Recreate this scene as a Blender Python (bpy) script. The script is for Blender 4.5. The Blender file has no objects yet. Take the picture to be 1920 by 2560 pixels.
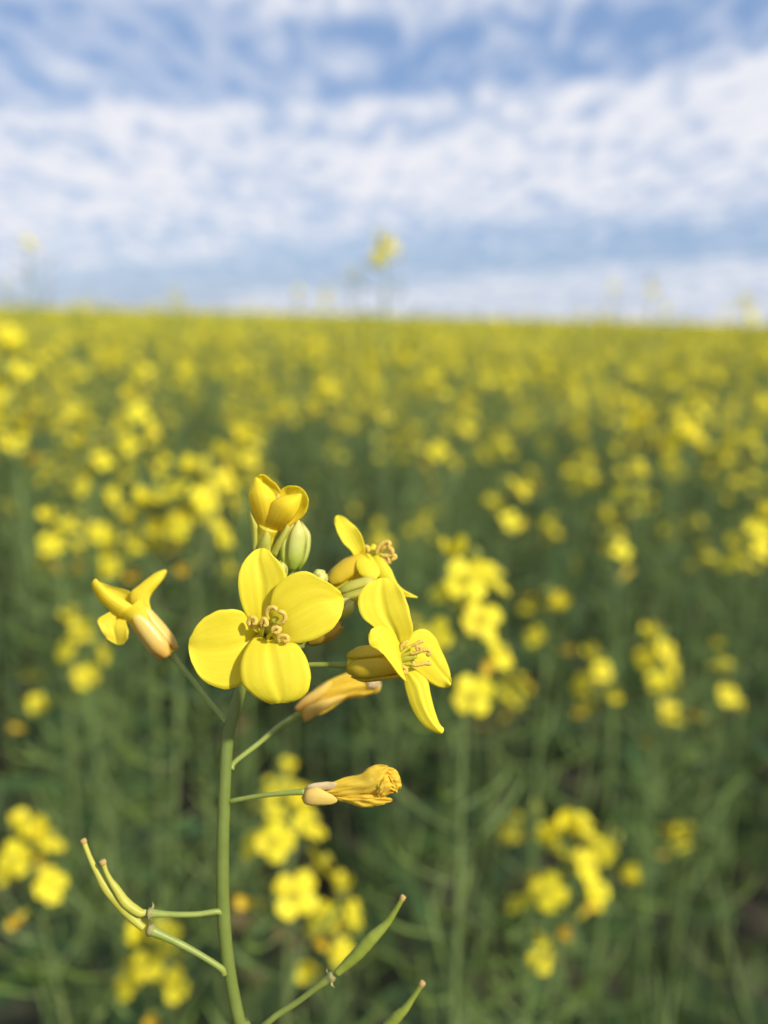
import bpy, math, random
import numpy as np
from mathutils import Vector, Matrix, Euler

# ------------------------------------------------------------------ camera, sky, sun
SC = bpy.context.scene
CAM_Z = 1.12
PITCH = math.atan((1280 - 782) / 2128.0)
FPX = 2128.0                                   # focal length in photograph pixels (1920 x 2560)
cd = bpy.data.cameras.new("camera")
cam = bpy.data.objects.new("camera", cd)
SC.collection.objects.link(cam)
cam.location = (0, 0, CAM_Z)
cam.rotation_euler = (math.pi / 2 - PITCH, 0, 0)
cd.sensor_fit = 'VERTICAL'
cd.sensor_height = 4.8
cd.sensor_width = 3.6
cd.lens = 4.8 * FPX / 2560
cd.clip_start = 0.01
cd.clip_end = 3000
cd.dof.use_dof = True
cd.dof.focus_distance = 0.1305
cd.dof.aperture_fstop = 1.2
cd.dof.aperture_blades = 0
SC.camera = cam

SUN_DIR = Vector((0.60, -0.50, 0.62)).normalized()      # towards the sun
SUN_EL = math.asin(SUN_DIR.z)
SUN_AZ = math.atan2(SUN_DIR.x, SUN_DIR.y)               # clockwise from +Y

W = bpy.data.worlds.new("World")
SC.world = W
W.use_nodes = True
nt = W.node_tree
for n in list(nt.nodes):
    nt.nodes.remove(n)


def N(tree, kind, **kw):
    n = tree.nodes.new(kind)
    for k, v in kw.items():
        setattr(n, k, v)
    return n


def mth(tree, op, a, b=None, clamp=False):
    n = tree.nodes.new('ShaderNodeMath')
    n.operation = op
    n.use_clamp = clamp
    for i, v in enumerate((a, b)):
        if v is None:
            continue
        if isinstance(v, (int, float)):
            n.inputs[i].default_value = v
        else:
            tree.links.new(v, n.inputs[i])
    return n.outputs[0]


def ramp(tree, fac, stops, interp='LINEAR'):
    n = tree.nodes.new('ShaderNodeValToRGB')
    cr = n.color_ramp
    cr.interpolation = interp
    while len(cr.elements) > 1:
        cr.elements.remove(cr.elements[-1])
    for i, (p, c) in enumerate(stops):
        e = cr.elements[0] if i == 0 else cr.elements.new(p)
        e.position = p
        if isinstance(c, (int, float)):
            c = (c, c, c)
        e.color = (c[0], c[1], c[2], 1)
    tree.links.new(fac, n.inputs[0])
    return n.outputs[0]


def mixc(tree, fac, a, b, mode='MIX'):
    n = tree.nodes.new('ShaderNodeMix')
    n.data_type = 'RGBA'
    n.blend_type = mode
    for sock, v in ((n.inputs[0], fac), (n.inputs[6], a), (n.inputs[7], b)):
        if isinstance(v, (int, float)):
            sock.default_value = v
        elif isinstance(v, tuple):
            sock.default_value = (v[0], v[1], v[2], 1)
        else:
            tree.links.new(v, sock)
    return n.outputs[2]


SKY_STRENGTH = 0.10
sky = N(nt, 'ShaderNodeTexSky', sky_type='NISHITA', sun_disc=False, sun_elevation=SUN_EL,
        sun_rotation=SUN_AZ, altitude=300, air_density=1.0, dust_density=0.6, ozone_density=2.0)
tc = N(nt, 'ShaderNodeTexCoord')
sep = N(nt, 'ShaderNodeSeparateXYZ')
nt.links.new(tc.outputs['Generated'], sep.inputs[0])
dx, dy, dz = sep.outputs
el = mth(nt, 'ARCSINE', dz)                                  # elevation, radians
az = mth(nt, 'ARCTAN2', dx, dy)
zz = mth(nt, 'ADD', mth(nt, 'MAXIMUM', dz, 0.0), 0.10)        # cloud layer seen in perspective
u = mth(nt, 'DIVIDE', dx, zz)
v = mth(nt, 'DIVIDE', dy, zz)
cmb = N(nt, 'ShaderNodeCombineXYZ')
nt.links.new(u, cmb.inputs[0])
nt.links.new(v, cmb.inputs[1])


def noise(tree, vec, scale, detail=4, rough=0.5, dist=0.0, off=None):
    n = N(tree, 'ShaderNodeTexNoise')
    n.inputs['Scale'].default_value = scale
    n.inputs['Detail'].default_value = detail
    n.inputs['Roughness'].default_value = rough
    n.inputs['Distortion'].default_value = dist
    if off is not None:
        m = N(tree, 'ShaderNodeMapping')
        m.inputs['Location'].default_value = off[0]
        m.inputs['Rotation'].default_value = off[1]
        m.inputs['Scale'].default_value = off[2]
        tree.links.new(vec, m.inputs[0])
        vec = m.outputs[0]
    tree.links.new(vec, n.inputs['Vector'])
    return n.outputs['Fac']


big = noise(nt, cmb.outputs[0], 0.55, 3, 0.5, 0.2, ((3.1, 1.7, 0), (0, 0, 0.35), (0.7, 1, 1)))
cells = noise(nt, cmb.outputs[0], 6.5, 5, 0.6, 0.5, ((0.4, 0.9, 0), (0, 0, 0.75), (1.5, 0.6, 1)))
wisps = noise(nt, cmb.outputs[0], 2.1, 4, 0.55, 0.4, ((7.4, 2.9, 0), (0, 0, 0.5), (0.8, 1, 1)))
# bands of cloud lying a little aslant over the whole sky (degrees / 90)
band = mth(nt, 'DIVIDE', mth(nt, 'SUBTRACT', el, mth(nt, 'MULTIPLY', mth(nt, 'SINE', az), 0.085)), math.pi / 2)
band = mth(nt, 'ADD', band, mth(nt, 'MULTIPLY', mth(nt, 'SUBTRACT', big, 0.5), 0.08))
cover = ramp(nt, band, [(0.0, .66), (.012, .60), (.026, .30), (.040, .36), (.058, .66), (.10, .80), (.132, .74),
                        (.155, .42), (.185, .34), (.215, .62), (.27, .45), (.36, .62), (.5, .45), (.7, .6), (1, .5)], 'EASE')
dens = mth(nt, 'ADD', cover, mth(nt, 'MULTIPLY', mth(nt, 'SUBTRACT', cells, 0.5), 1.7))
dens = mth(nt, 'ADD', dens, mth(nt, 'MULTIPLY', mth(nt, 'SUBTRACT', wisps, 0.5), 0.9))
mask = ramp(nt, dens, [(0.20, 0.05), (0.50, .48), (0.86, 0.98)], 'EASE')
# cloud brightness: thick parts whiter
ccol = ramp(nt, dens, [(0.3, (5.4, 6.1, 7.7)), (0.60, (6.9, 7.3, 8.3)), (0.90, (8.0, 8.05, 8.6))])
skyc = mixc(nt, 0.62, sky.outputs[0], (2.3, 3.75, 6.75))
col = mixc(nt, mask, skyc, ccol)
bg = N(nt, 'ShaderNodeBackground')
bg.inputs[1].default_value = SKY_STRENGTH
nt.links.new(col, bg.inputs[0])
wo = N(nt, 'ShaderNodeOutputWorld')
nt.links.new(bg.outputs[0], wo.inputs[0])

sd = bpy.data.lights.new("sun", 'SUN')
sd.energy = 4.7
sd.angle = math.radians(3.0)
sd.color = (1.0, 0.95, 0.86)
sun = bpy.data.objects.new("sun", sd)
SC.collection.objects.link(sun)
sun.rotation_euler = SUN_DIR.to_track_quat('Z', 'Y').to_euler()
sun.location = SUN_DIR * 50

SC.view_settings.view_transform = 'Standard'
SC.view_settings.look = 'None'
SC.view_settings.exposure = 0.12
SC.view_settings.gamma = 1.0
SC.view_settings.use_curve_mapping = False
SC.render.engine = 'CYCLES'
SC.cycles.max_bounces = 8
SC.cycles.diffuse_bounces = 4
SC.cycles.transmission_bounces = 4
SC.cycles.transparent_max_bounces = 4
SC.cycles.use_denoising = True
SC.cycles.sample_clamp_indirect = 6

# ------------------------------------------------------------------ materials
MATS = {}


def leafy(name, c1, c2, transl=0.25, rough=0.5, spec=0.3, scale=400.0, tcol=None, veins=None, grad=None, bump=0.0,
          info=0.0, bscale=None):
    """plant tissue: two tones mixed by noise, light let through, optional vein relief along UV, optional tint along UV v"""
    m = bpy.data.materials.new(name)
    m.use_nodes = True
    t = m.node_tree
    for n in list(t.nodes):
        t.nodes.remove(n)
    co = N(t, 'ShaderNodeTexCoord')
    nz = noise(t, co.outputs['Object'], scale, 4, 0.55)
    f = ramp(t, nz, [(0.32, 0.0), (0.68, 1.0)])
    c = mixc(t, f, c1, c2)
    uvs = N(t, 'ShaderNodeSeparateXYZ')
    t.links.new(co.outputs['UV'], uvs.inputs[0])
    if grad:
        g = ramp(t, uvs.outputs[1], grad)
        c = mixc(t, 1.0, c, g, 'MULTIPLY')
    if info:
        oi = N(t, 'ShaderNodeObjectInfo')
        hs = N(t, 'ShaderNodeHueSaturation')
        hs.inputs['Hue'].default_value = 0.5
        t.links.new(mth(t, 'ADD', mth(t, 'MULTIPLY', oi.outputs['Random'], info), 1 - info / 2), hs.inputs['Value'])
        t.links.new(mth(t, 'ADD', mth(t, 'MULTIPLY', oi.outputs['Random'], info * 0.08), 0.5 - info * 0.04), hs.inputs['Hue'])
        t.links.new(c, hs.inputs['Color'])
        c = hs.outputs[0]
    p = N(t, 'ShaderNodeBsdfPrincipled')
    p.inputs['Roughness'].default_value = rough
    p.inputs['Specular IOR Level'].default_value = spec
    t.links.new(c, p.inputs['Base Color'])
    hgt = None
    if veins:
        # fan of fine veins spreading from the claw, seen as faint relief and tint
        uu = mth(t, 'SUBTRACT', uvs.outputs[0], 0.5)
        nv = noise(t, co.outputs['UV'], 5.0, 3, 0.5)
        ph = mth(t, 'ADD', mth(t, 'MULTIPLY', uu, veins), mth(t, 'MULTIPLY', nv, 5.0))
        w = mth(t, 'SINE', ph)
        hgt = mth(t, 'POWER', mth(t, 'ABSOLUTE', w), 0.6)
        mid = mth(t, 'MULTIPLY', mth(t, 'POWER', mth(t, 'SUBTRACT', 1.0, mth(t, 'ABSOLUTE', uu)), 40.0), -1.2)
        hgt = mth(t, 'ADD', hgt, mid)
        vt = ramp(t, hgt, [(0.0, (0.97, 0.955, 0.9)), (0.5, (1, 1, 1))])
        mp = N(t, 'ShaderNodeMapping')
        mp.inputs['Scale'].default_value = (13, 1.6, 1)
        t.links.new(co.outputs['UV'], mp.inputs[0])
        sk = noise(t, mp.outputs[0], 1.0, 4, 0.6, 0.3)
        streak = ramp(t, sk, [(0.3, (0.945, 0.93, 0.8)), (0.5, (0.99, 0.985, 0.96)), (0.7, (1.02, 1.02, 1.2))])
        c = mixc(t, 1.0, c, streak, 'MULTIPLY')
        c2_ = mixc(t, 0.75, c, vt, 'MULTIPLY')
        t.links.new(c2_, p.inputs['Base Color'])
        c = c2_
    if bump:
        b = N(t, 'ShaderNodeBump')
        b.inputs['Strength'].default_value = bump
        b.inputs['Distance'].default_value = 0.0002
        src = noise(t, co.outputs['Object'], bscale or scale * 4, 3, 0.6)
        if hgt is not None:
            src = mth(t, 'ADD', mth(t, 'ADD', mth(t, 'MULTIPLY', src, 0.7), mth(t, 'MULTIPLY', sk, 0.7)), mth(t, 'MULTIPLY', hgt, 0.10))
        t.links.new(src, b.inputs['Height'])
        t.links.new(b.outputs[0], p.inputs['Normal'])
    out = N(t, 'ShaderNodeOutputMaterial')
    if transl > 0:
        tr = N(t, 'ShaderNodeBsdfTranslucent')
        if tcol:
            t.links.new(mixc(t, 1.0, c, tcol, 'MULTIPLY'), tr.inputs[0])
        else:
            t.links.new(c, tr.inputs[0])
        mx = N(t, 'ShaderNodeMixShader')
        mx.inputs[0].default_value = transl
        t.links.new(p.outputs[0], mx.inputs[1])
        t.links.new(tr.outputs[0], mx.inputs[2])
        t.links.new(mx.outputs[0], out.inputs[0])
    else:
        t.links.new(p.outputs[0], out.inputs[0])
    MATS[name] = m
    return m


leafy('petal', (0.90, 0.785, 0.042), (0.93, 0.81, 0.058), 0.40, 0.55, 0.18, 260, veins=60, bump=0.22,
      grad=[(0.0, (0.92, 0.97, 0.8)), (0.2, (1, 1, 1))])
leafy('petal_deep', (0.97, 0.82, 0.045), (0.97, 0.84, 0.055), 0.52, 0.5, 0.2, 300, veins=60, bump=0.15,
      grad=[(0.0, (0.9, 0.82, 0.8)), (0.5, (1, 1, 1))])
leafy('petal_left', (0.90, 0.74, 0.04), (0.92, 0.77, 0.06), 0.40, 0.5, 0.2, 260, veins=70, bump=0.15)
leafy('sepal_gold', (0.80, 0.60, 0.035), (0.86, 0.68, 0.05), 0.42, 0.42, 0.35, 300, bump=0.2,
      grad=[(0.0, (0.9, 0.92, 0.9)), (0.5, (1, 1, 1)), (1.0, (1.08, 1.0, 0.9))])
leafy('sepal_orange', (0.88, 0.63, 0.13), (0.93, 0.70, 0.19), 0.32, 0.32, 0.45, 260, bump=0.15,
      grad=[(0.0, (0.97, 0.82, 0.75)), (0.5, (1, 1, 1)), (1.0, (1.0, 1.0, 0.8))])
leafy('sepal_pale', (0.66, 0.60, 0.11), (0.74, 0.68, 0.15), 0.36, 0.4, 0.35, 300, bump=0.15,
      grad=[(0.0, (0.85, 0.95, 0.7)), (0.4, (0.95, 1.0, 0.8)), (1.0, (1, 1, 1))])
leafy('bud_pale', (0.66, 0.62, 0.17), (0.76, 0.70, 0.25), 0.25, 0.4, 0.35, 350, bump=0.15,
      grad=[(0.0, (0.48, 0.72, 0.30)), (0.25, (0.68, 0.86, 0.40)), (0.55, (0.85, 0.95, 0.75)), (1.0, (1.05, 1.0, 0.9))])
leafy('bud_bronze', (0.40, 0.24, 0.02), (0.52, 0.34, 0.05), 0.15, 0.4, 0.35, 350, bump=0.15,
      grad=[(0.0, (0.6, 0.7, 0.6)), (0.6, (1, 1, 1)), (1, (1.4, 1.4, 1.6))])
leafy('stem', (0.135, 0.178, 0.030), (0.178, 0.225, 0.045), 0.0, 0.45, 0.4, 180, bump=0.45, bscale=900, veins=75)
leafy('pedicel', (0.21, 0.255, 0.040), (0.27, 0.32, 0.062), 0.0, 0.4, 0.4, 220, bump=0.3, bscale=1200)
leafy('pod', (0.42, 0.405, 0.045), (0.52, 0.50, 0.08), 0.06, 0.48, 0.35, 220, bump=0.45, veins=30, bscale=1200)
leafy('pod_green', (0.22, 0.27, 0.028), (0.28, 0.33, 0.045), 0.06, 0.48, 0.35, 220, bump=0.45, veins=30, bscale=1200)
leafy('pod_tip', (0.40, 0.26, 0.08), (0.52, 0.36, 0.13), 0.0, 0.7, 0.2, 900, bump=0.4)
leafy('node_scar', (0.20, 0.20, 0.05), (0.40, 0.34, 0.14), 0.0, 0.6, 0.3, 900, bump=0.5)
leafy('anther', (0.80, 0.54, 0.085), (0.88, 0.65, 0.15), 0.22, 0.75, 0.15, 1500, bump=0.9, bscale=5000)
leafy('filament', (0.74, 0.68, 0.06), (0.80, 0.74, 0.10), 0.35, 0.45, 0.3, 400)
leafy('pistil', (0.64, 0.64, 0.07), (0.72, 0.70, 0.10), 0.35, 0.45, 0.3, 400)
leafy('withered', (0.97, 0.69, 0.06), (0.98, 0.78, 0.10), 0.46, 0.5, 0.25, 350, veins=60, bump=0.7, bscale=1500)
leafy('withered_pale', (0.82, 0.58, 0.24), (0.84, 0.72, 0.45), 0.35, 0.5, 0.3, 500, bump=0.4)
# the field, out of focus
leafy('far_petal', (0.88, 0.74, 0.022), (0.92, 0.78, 0.05), 0.32, 0.55, 0.2, 30, info=0.12)
leafy('far_petal_old', (0.80, 0.52, 0.03), (0.84, 0.60, 0.05), 0.30, 0.55, 0.2, 30, info=0.12)
leafy('far_calyx', (0.46, 0.42, 0.04), (0.58, 0.50, 0.06), 0.2, 0.5, 0.3, 60)
leafy('far_bud', (0.42, 0.46, 0.08), (0.52, 0.52, 0.10), 0.2, 0.5, 0.3, 60)
leafy('far_stem', (0.122, 0.175, 0.046), (0.175, 0.232, 0.072), 0.0, 0.5, 0.4, 12, info=0.35)
leafy('far_pod', (0.102, 0.155, 0.026), (0.147, 0.205, 0.038), 0.1, 0.45, 0.4, 12, info=0.35)
leafy('far_leaf', (0.036, 0.070, 0.018), (0.070, 0.118, 0.030), 0.25, 0.5, 0.35, 14, info=0.5)
leafy('dry_leaf', (0.26, 0.17, 0.07), (0.38, 0.25, 0.11), 0.2, 0.7, 0.2, 20)


def soil():
    m = bpy.data.materials.new('soil')
    m.use_nodes = True
    t = m.node_tree
    p = t.nodes['Principled BSDF']
    co = N(t, 'ShaderNodeTexCoord')
    a = noise(t, co.outputs['Object'], 14, 8, 0.65)
    b = noise(t, co.outputs['Object'], 3.0, 3, 0.5)
    c = ramp(t, a, [(0.3, (0.018, 0.013, 0.009)), (0.55, (0.050, 0.037, 0.024)), (0.75, (0.11, 0.085, 0.055))])
    g = ramp(t, b, [(0.45, 0.0), (0.6, 0.5)])
    t.links.new(mixc(t, g, c, (0.045, 0.065, 0.022)), p.inputs['Base Color'])
    p.inputs['Roughness'].default_value = 0.95
    bp = N(t, 'ShaderNodeBump')
    bp.inputs['Strength'].default_value = 0.8
    bp.inputs['Distance'].default_value = 0.03
    t.links.new(a, bp.inputs['Height'])
    t.links.new(bp.outputs[0], p.inputs['Normal'])
    MATS['soil'] = m


soil()


def canopy_mat():
    """crop surface too far away to tell plants apart: speckle of blossom over green"""
    m = bpy.data.materials.new('far_canopy')
    m.use_nodes = True
    t = m.node_tree
    p = t.nodes['Principled BSDF']
    co = N(t, 'ShaderNodeTexCoord')
    a = noise(t, co.outputs['Object'], 9, 4, 0.7)
    b = noise(t, co.outputs['Object'], 0.25, 3, 0.5)
    f = ramp(t, mth(t, 'ADD', a, mth(t, 'MULTIPLY', mth(t, 'SUBTRACT', b, 0.5), 0.35)), [(0.40, 0.0), (0.56, 1.0)])
    t.links.new(mixc(t, f, (0.13, 0.17, 0.05), (0.78, 0.64, 0.03)), p.inputs['Base Color'])
    p.inputs['Roughness'].default_value = 0.8
    MATS['far_canopy'] = m


canopy_mat()

# ------------------------------------------------------------------ mesh helpers
COL = SC.collection


def link(name, verts, faces, mats, fm=None, uvs=None, parent=None, smooth=True, solid=0.0):
    me = bpy.data.meshes.new(name)
    me.from_pydata([tuple(p) for p in verts], [], faces)
    for mn in mats:
        me.materials.append(MATS[mn])
    if fm is not None:
        me.polygons.foreach_set('material_index', np.asarray(fm, dtype=np.int32))
    if smooth:
        me.polygons.foreach_set('use_smooth', np.ones(len(faces), dtype=bool))
    if uvs is not None:
        ul = me.uv_layers.new(name='UVMap')
        li = np.empty(len(me.loops), dtype=np.int32)
        me.loops.foreach_get('vertex_index', li)
        ul.data.foreach_set('uv', np.asarray(uvs, dtype=np.float32)[li].ravel())
    me.update()
    o = bpy.data.objects.new(name, me)
    COL.objects.link(o)
    if parent is not None:
        o.parent = parent
    if solid:
        md = o.modifiers.new('thickness', 'SOLIDIFY')
        md.thickness = solid
        md.offset = 0
    return o


def empty(name, loc, label=None, cat=None, group=None):
    e = bpy.data.objects.new(name, None)
    e.empty_display_size = 0.05
    COL.objects.link(e)
    e.location = loc
    if label:
        e['label'] = label
    if cat:
        e['category'] = cat
    if group:
        e['group'] = group
    return e


def cat_rom(pts, n):
    """n points along a Catmull-Rom curve through pts (any dimension), evenly in parameter"""
    P_ = np.asarray(pts, dtype=float)
    k = len(P_)
    if k == 1:
        return np.repeat(P_, n, 0)
    if k == 2:
        t = np.linspace(0, 1, n)[:, None]
        return P_[0] * (1 - t) + P_[1] * t
    E = np.vstack([2 * P_[0] - P_[1], P_, 2 * P_[-1] - P_[-2]])
    s = np.linspace(0, k - 1, n)
    i = np.minimum(s.astype(int), k - 2)
    f = (s - i)[:, None]
    a, b, c, d = E[i], E[i + 1], E[i + 2], E[i + 3]
    return 0.5 * (2 * b + (c - a) * f + (2 * a - 5 * b + 4 * c - d) * f ** 2 + (3 * b - a - 3 * c + d) * f ** 3)


CR = np.array([[1, 0, 0], [0, math.sin(PITCH), math.cos(PITCH)], [0, -math.cos(PITCH), math.sin(PITCH)]])  # right, up, back


def P(x, y, d):
    """photograph pixel (x, y) at depth d millimetres along the view axis -> world, metres"""
    d = np.asarray(d, float) / 1000.0
    x = np.asarray(x, float)
    y = np.asarray(y, float)
    X = (x - 960) / FPX * d
    Y = (1280 - y) / FPX * d
    w = X[..., None] * CR[0] + Y[..., None] * CR[1] - d[..., None] * CR[2]
    return w + np.array([0, 0, CAM_Z])


def crop(x0, y0, s):
    return lambda x, y: (x0 + s * x, y0 + s * y)


C1 = crop(440, 1340, 460 / 1659)
C2 = crop(780, 1260, 400 / 1475)
C3 = crop(560, 1160, 300 / 1659)
C4 = crop(200, 1400, 420 / 1659)
C5 = crop(520, 1640, 520 / 1659)
C6 = crop(180, 2060, 460 / 1659)
C7 = crop(540, 2060, 560 / 1659)


def smooth_noise(rng, n, k):
    """n samples of smooth 1-d noise with k knots, about -1..1"""
    return cat_rom(rng.uniform(-1, 1, (k, 1)), n)[:, 0]


def grid_faces(nv, nu, base=0, wrap=False):
    f = []
    for j in range(nv - 1):
        for i in range(nu - 1 if not wrap else nu):
            a = base + j * nu + i
            b = base + j * nu + (i + 1) % nu
            f.append((a, b, b + nu, a + nu))
    return f


ORI = np.zeros(3)          # origin of the plant being built


def sheet(name, G, mat, parent, thick=0.00014):
    nv, nu = G.shape[:2]
    V = (G - ORI).reshape(-1, 3)
    uv = np.stack(np.meshgrid(np.linspace(0, 1, nu), np.linspace(0, 1, nv)), -1).reshape(-1, 2)
    return link(name, V, grid_faces(nv, nu), [mat], uvs=uv, parent=parent, solid=thick)


def petal(C, L, R, tip, D, parent, mat='petal', cup=0.8, ripple=0.25, seed=0, nu=17, nv=30, name='petal', crumple=0.0,
          crease=0.0, jag=1.8):
    """petal between two edge lines traced along its length; D = depth (mm) from claw to tip; cup bends the edges back (+) or forward (-)"""
    rng = np.random.default_rng(seed)
    L = [C(*p) for p in L]
    R = [C(*p) for p in R]
    bow = np.array(C(*tip)) - (np.array(L[-1]) + np.array(R[-1])) / 2
    # denser rows near the rounded end
    s = 1 - (1 - np.linspace(0, 1, nv)) ** 1.35
    idx = s * 400
    def along(p):
        c = cat_rom(p, 401)
        i = np.minimum(idx.astype(int), 399)
        f = (idx - i)[:, None]
        return c[i] * (1 - f) + c[i + 1] * f
    l, r = along(L), along(R)
    d = along(np.asarray(D, float)[:, None])[:, 0]
    # small irregularities along the rim
    for e, sg in ((l, 1), (r, -1)):
        e += (r - l) * (sg * jag * (0.006 * smooth_noise(rng, nv, 14) + 0.0022 * rng.uniform(-1, 1, nv)) * np.linspace(0.2, 1, nv))[:, None]
    u_ = np.linspace(0, 1, nu)
    q = 2 * u_ - 1
    xy = l[:, None, :] * (1 - u_)[None, :, None] + r[:, None, :] * u_[None, :, None]
    xy = xy + (1 - q ** 2)[None, :, None] * (s ** 3)[:, None, None] * bow      # the end of the petal is an arc through its tip
    wv = np.sin(np.pi * np.clip(s, 0, 1) * .85) ** 0.7
    dd = d[:, None] + cup * wv[:, None] * (q ** 2)[None, :]
    edge = (np.abs(q) ** 2)[None, :]
    wl = smooth_noise(rng, nv, 7)[:, None] * (q < 0)[None, :] + smooth_noise(rng, nv, 7)[:, None] * (q >= 0)[None, :]
    dd = dd + ripple * wl * edge * s[:, None]
    endw = smooth_noise(rng, nu, 6)[None, :] * (s ** 6)[:, None]
    dd = dd + ripple * 0.8 * endw
    dd = dd + crease * np.exp(-(q / 0.13) ** 2)[None, :] * (np.sin(np.pi * s) ** 0.6)[:, None]     # midrib groove
    dd = dd + 0.03 * np.cos(q * 16 + 2 * s[:, None]) * np.sin(np.pi * s)[:, None]                     # soft pleats
    if crumple:
        for k in range(4):
            fx, fy = rng.uniform(3, 9), rng.uniform(2, 6)
            a, b = rng.uniform(0, 6.3, 2)
            z = np.sin(fx * q[None, :] + a + 2.0 * np.sin(fy * s[:, None] + b))
            dd = dd + crumple * (np.abs(z) - 0.5) * 0.7
            xy = xy + crumple * rng.uniform(-6, 6) * (np.cos(fx * q[None, :] * 1.3 + fy * s[:, None] + b) * np.sin(np.pi * s)[:, None])[..., None] * rng.uniform(-1, 1, 2)
    return sheet(name, P(xy[..., 0], xy[..., 1], dd), mat, parent)


def sweep(pts, rad, ns=12, nl=None, cap=True, flat=1.0, bump=0.0, seed=0, bead=0.0, nbead=9):
    """verts, faces, uvs of a tube through 3-d points with radii (metres)"""
    nl = nl or max(8, 5 * len(pts))
    A = cat_rom(pts, nl)
    r = np.maximum(cat_rom(np.asarray(rad, float)[:, None], nl)[:, 0], 1e-5)
    if bead:      # seeds showing through the wall of a pod
        ss = np.linspace(0, 1, nl)
        r = r * (1 + bead * np.sin(2 * np.pi * nbead * ss) * np.clip(np.sin(np.pi * ss / .72), 0, 1))
    T = np.gradient(A, axis=0)
    T /= np.linalg.norm(T, axis=1)[:, None] + 1e-12
    ref = np.array([0.0, 1.0, 0.0]) if abs(T[0][1]) < 0.9 else np.array([1.0, 0, 0])
    n0 = np.cross(T[0], ref)
    n0 /= np.linalg.norm(n0)
    rng = np.random.default_rng(seed)
    V = []
    for j in range(nl):
        n0 = n0 - T[j] * np.dot(n0, T[j])
        n0 /= np.linalg.norm(n0)
        b0 = np.cross(T[j], n0)
        a = np.linspace(0, 2 * np.pi, ns, endpoint=False)
        rr = r[j] * (1 + bump * rng.uniform(-1, 1, ns))
        V.append(A[j] + (np.cos(a) * rr)[:, None] * n0 + (np.sin(a) * rr * flat)[:, None] * b0)
    V = np.array(V).reshape(-1, 3)
    F = grid_faces(nl, ns, wrap=True)
    uv = np.stack(np.meshgrid(np.linspace(0, 1, ns), np.linspace(0, 1, nl)), -1).reshape(-1, 2)
    if cap:
        F.append(tuple(range(ns))[::-1])
        F.append(tuple(range((nl - 1) * ns, nl * ns)))
    return V, F, uv


class MB:
    """collects several shapes into one mesh"""

    def __init__(s):
        s.v, s.f, s.m, s.uv = [], [], [], []
        s.n = 0

    def add(s, V, F, uv=None, m=0):
        V = np.asarray(V, float)
        s.v.append(V)
        s.f += [tuple(i + s.n for i in f) for f in F]
        s.m += [m] * len(F)
        s.uv.append(np.zeros((len(V), 2)) if uv is None else np.asarray(uv))
        s.n += len(V)
        return s

    def tube(s, pts, rad, m=0, **k):
        return s.add(*sweep(pts, rad, **k), m=m)

    def build(s, name, mats, parent=None, off=None, **k):
        V = np.vstack(s.v)
        if off is not None:
            V = V - off
        return link(name, V, s.f, mats, s.m, np.vstack(s.uv), parent, **k)


def PX(C, pts, d):
    """crop points -> world; d one depth or one per point"""
    d = [d] * len(pts) if isinstance(d, (int, float)) else cat_rom(np.asarray(d, float)[:, None], len(pts))[:, 0]
    return np.array([P(*C(*p), dd) for p, dd in zip(pts, d)])


def axis_frame(A, B):
    T = (B - A) / np.linalg.norm(B - A)
    ref = np.array([0, 0, 1.0]) if abs(T[2]) < 0.9 else np.array([1.0, 0, 0])
    n = np.cross(T, ref)
    n /= np.linalg.norm(n)
    return T, n, np.cross(T, n)


def sepals(A, B, prof, parent, mat, phase=0.0, width=1.75, n=4, tipw=0.18, flare=0.0, seed=0, lens=(1, 1, 1, 1), mats=None):
    """boat-shaped sepals set round an axis; prof = radius (m) along it"""
    T, a, b = axis_frame(A, B)
    ln = np.linalg.norm(B - A)
    rng = np.random.default_rng(seed)
    nv, nu = 18, 9
    out = []
    for k in range(n):
        s = np.linspace(0, 1, nv)
        r = cat_rom(np.asarray(prof, float)[:, None], nv)[:, 0] * (1.0 + 0.05 * (k % 2))
        w = width * 0.5 * np.clip(np.minimum(0.55 + 2.2 * s, 1.0) * (1 - ((s - 0.6).clip(0) / 0.4) ** 2.2 * (1 - tipw)), tipw, 1)
        q = np.linspace(-1, 1, nu)
        ang = phase + k * 2 * np.pi / n + w[:, None] * q[None, :] * (2 * np.pi / n / 1.57) * 0.72
        keel = 1 + 0.10 * (1 - q ** 2)[None, :] - 0.05 * (np.abs(q) ** 4)[None, :]
        fl = flare * (s ** 3)[:, None]
        rr = r[:, None] * keel + fl * 0.002
        L_ = ln * lens[k % len(lens)] * (1 + rng.uniform(-.04, .04))
        G = A + (s[:, None, None] * L_) * T + (np.cos(ang) * rr)[..., None] * a + (np.sin(ang) * rr)[..., None] * b
        out.append(sheet('sepal', G, (mats or [mat] * n)[k], parent, 0.00022))
    return out


def stamen(path, anther, parent, rf=0.00030, ra=0.00034, seed=0):
    """filament along path, then a bumpy curled anther"""
    mb = MB()
    mb.tube(path, [rf * 1.25] + [rf] * (len(path) - 1), 0, ns=8)
    n = len(anther)
    mb.tube(anther, [ra * .6] + [ra] * (n - 2) + [ra * .55], 1, ns=10, nl=6 * n, bump=0.10, seed=seed)
    return mb.build('stamen', ['filament', 'anther'], parent, ORI)


# ------------------------------------------------------------------ the plant in focus
def ground_z(x, y):
    return -0.0235 * x + 0.012 * np.sin(x * 1.3 + 0.7) * np.sin(y * 0.9) - 0.00012 * max(0.0, y - 40) ** 2 * 0.35


px_bottom = P(np.array(640.), np.array(2700.), np.array(146.))
root_xy = (float(px_bottom[0]) + 0.05, float(px_bottom[1]) + 0.03)
root_loc = np.array([root_xy[0], root_xy[1], ground_z(*root_xy)])
hero = empty('rapeseed_plant', root_loc, 'sharp rapeseed plant with wide open yellow flowers, buds and curved green pods', 'plant')
ORI = root_loc

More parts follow.
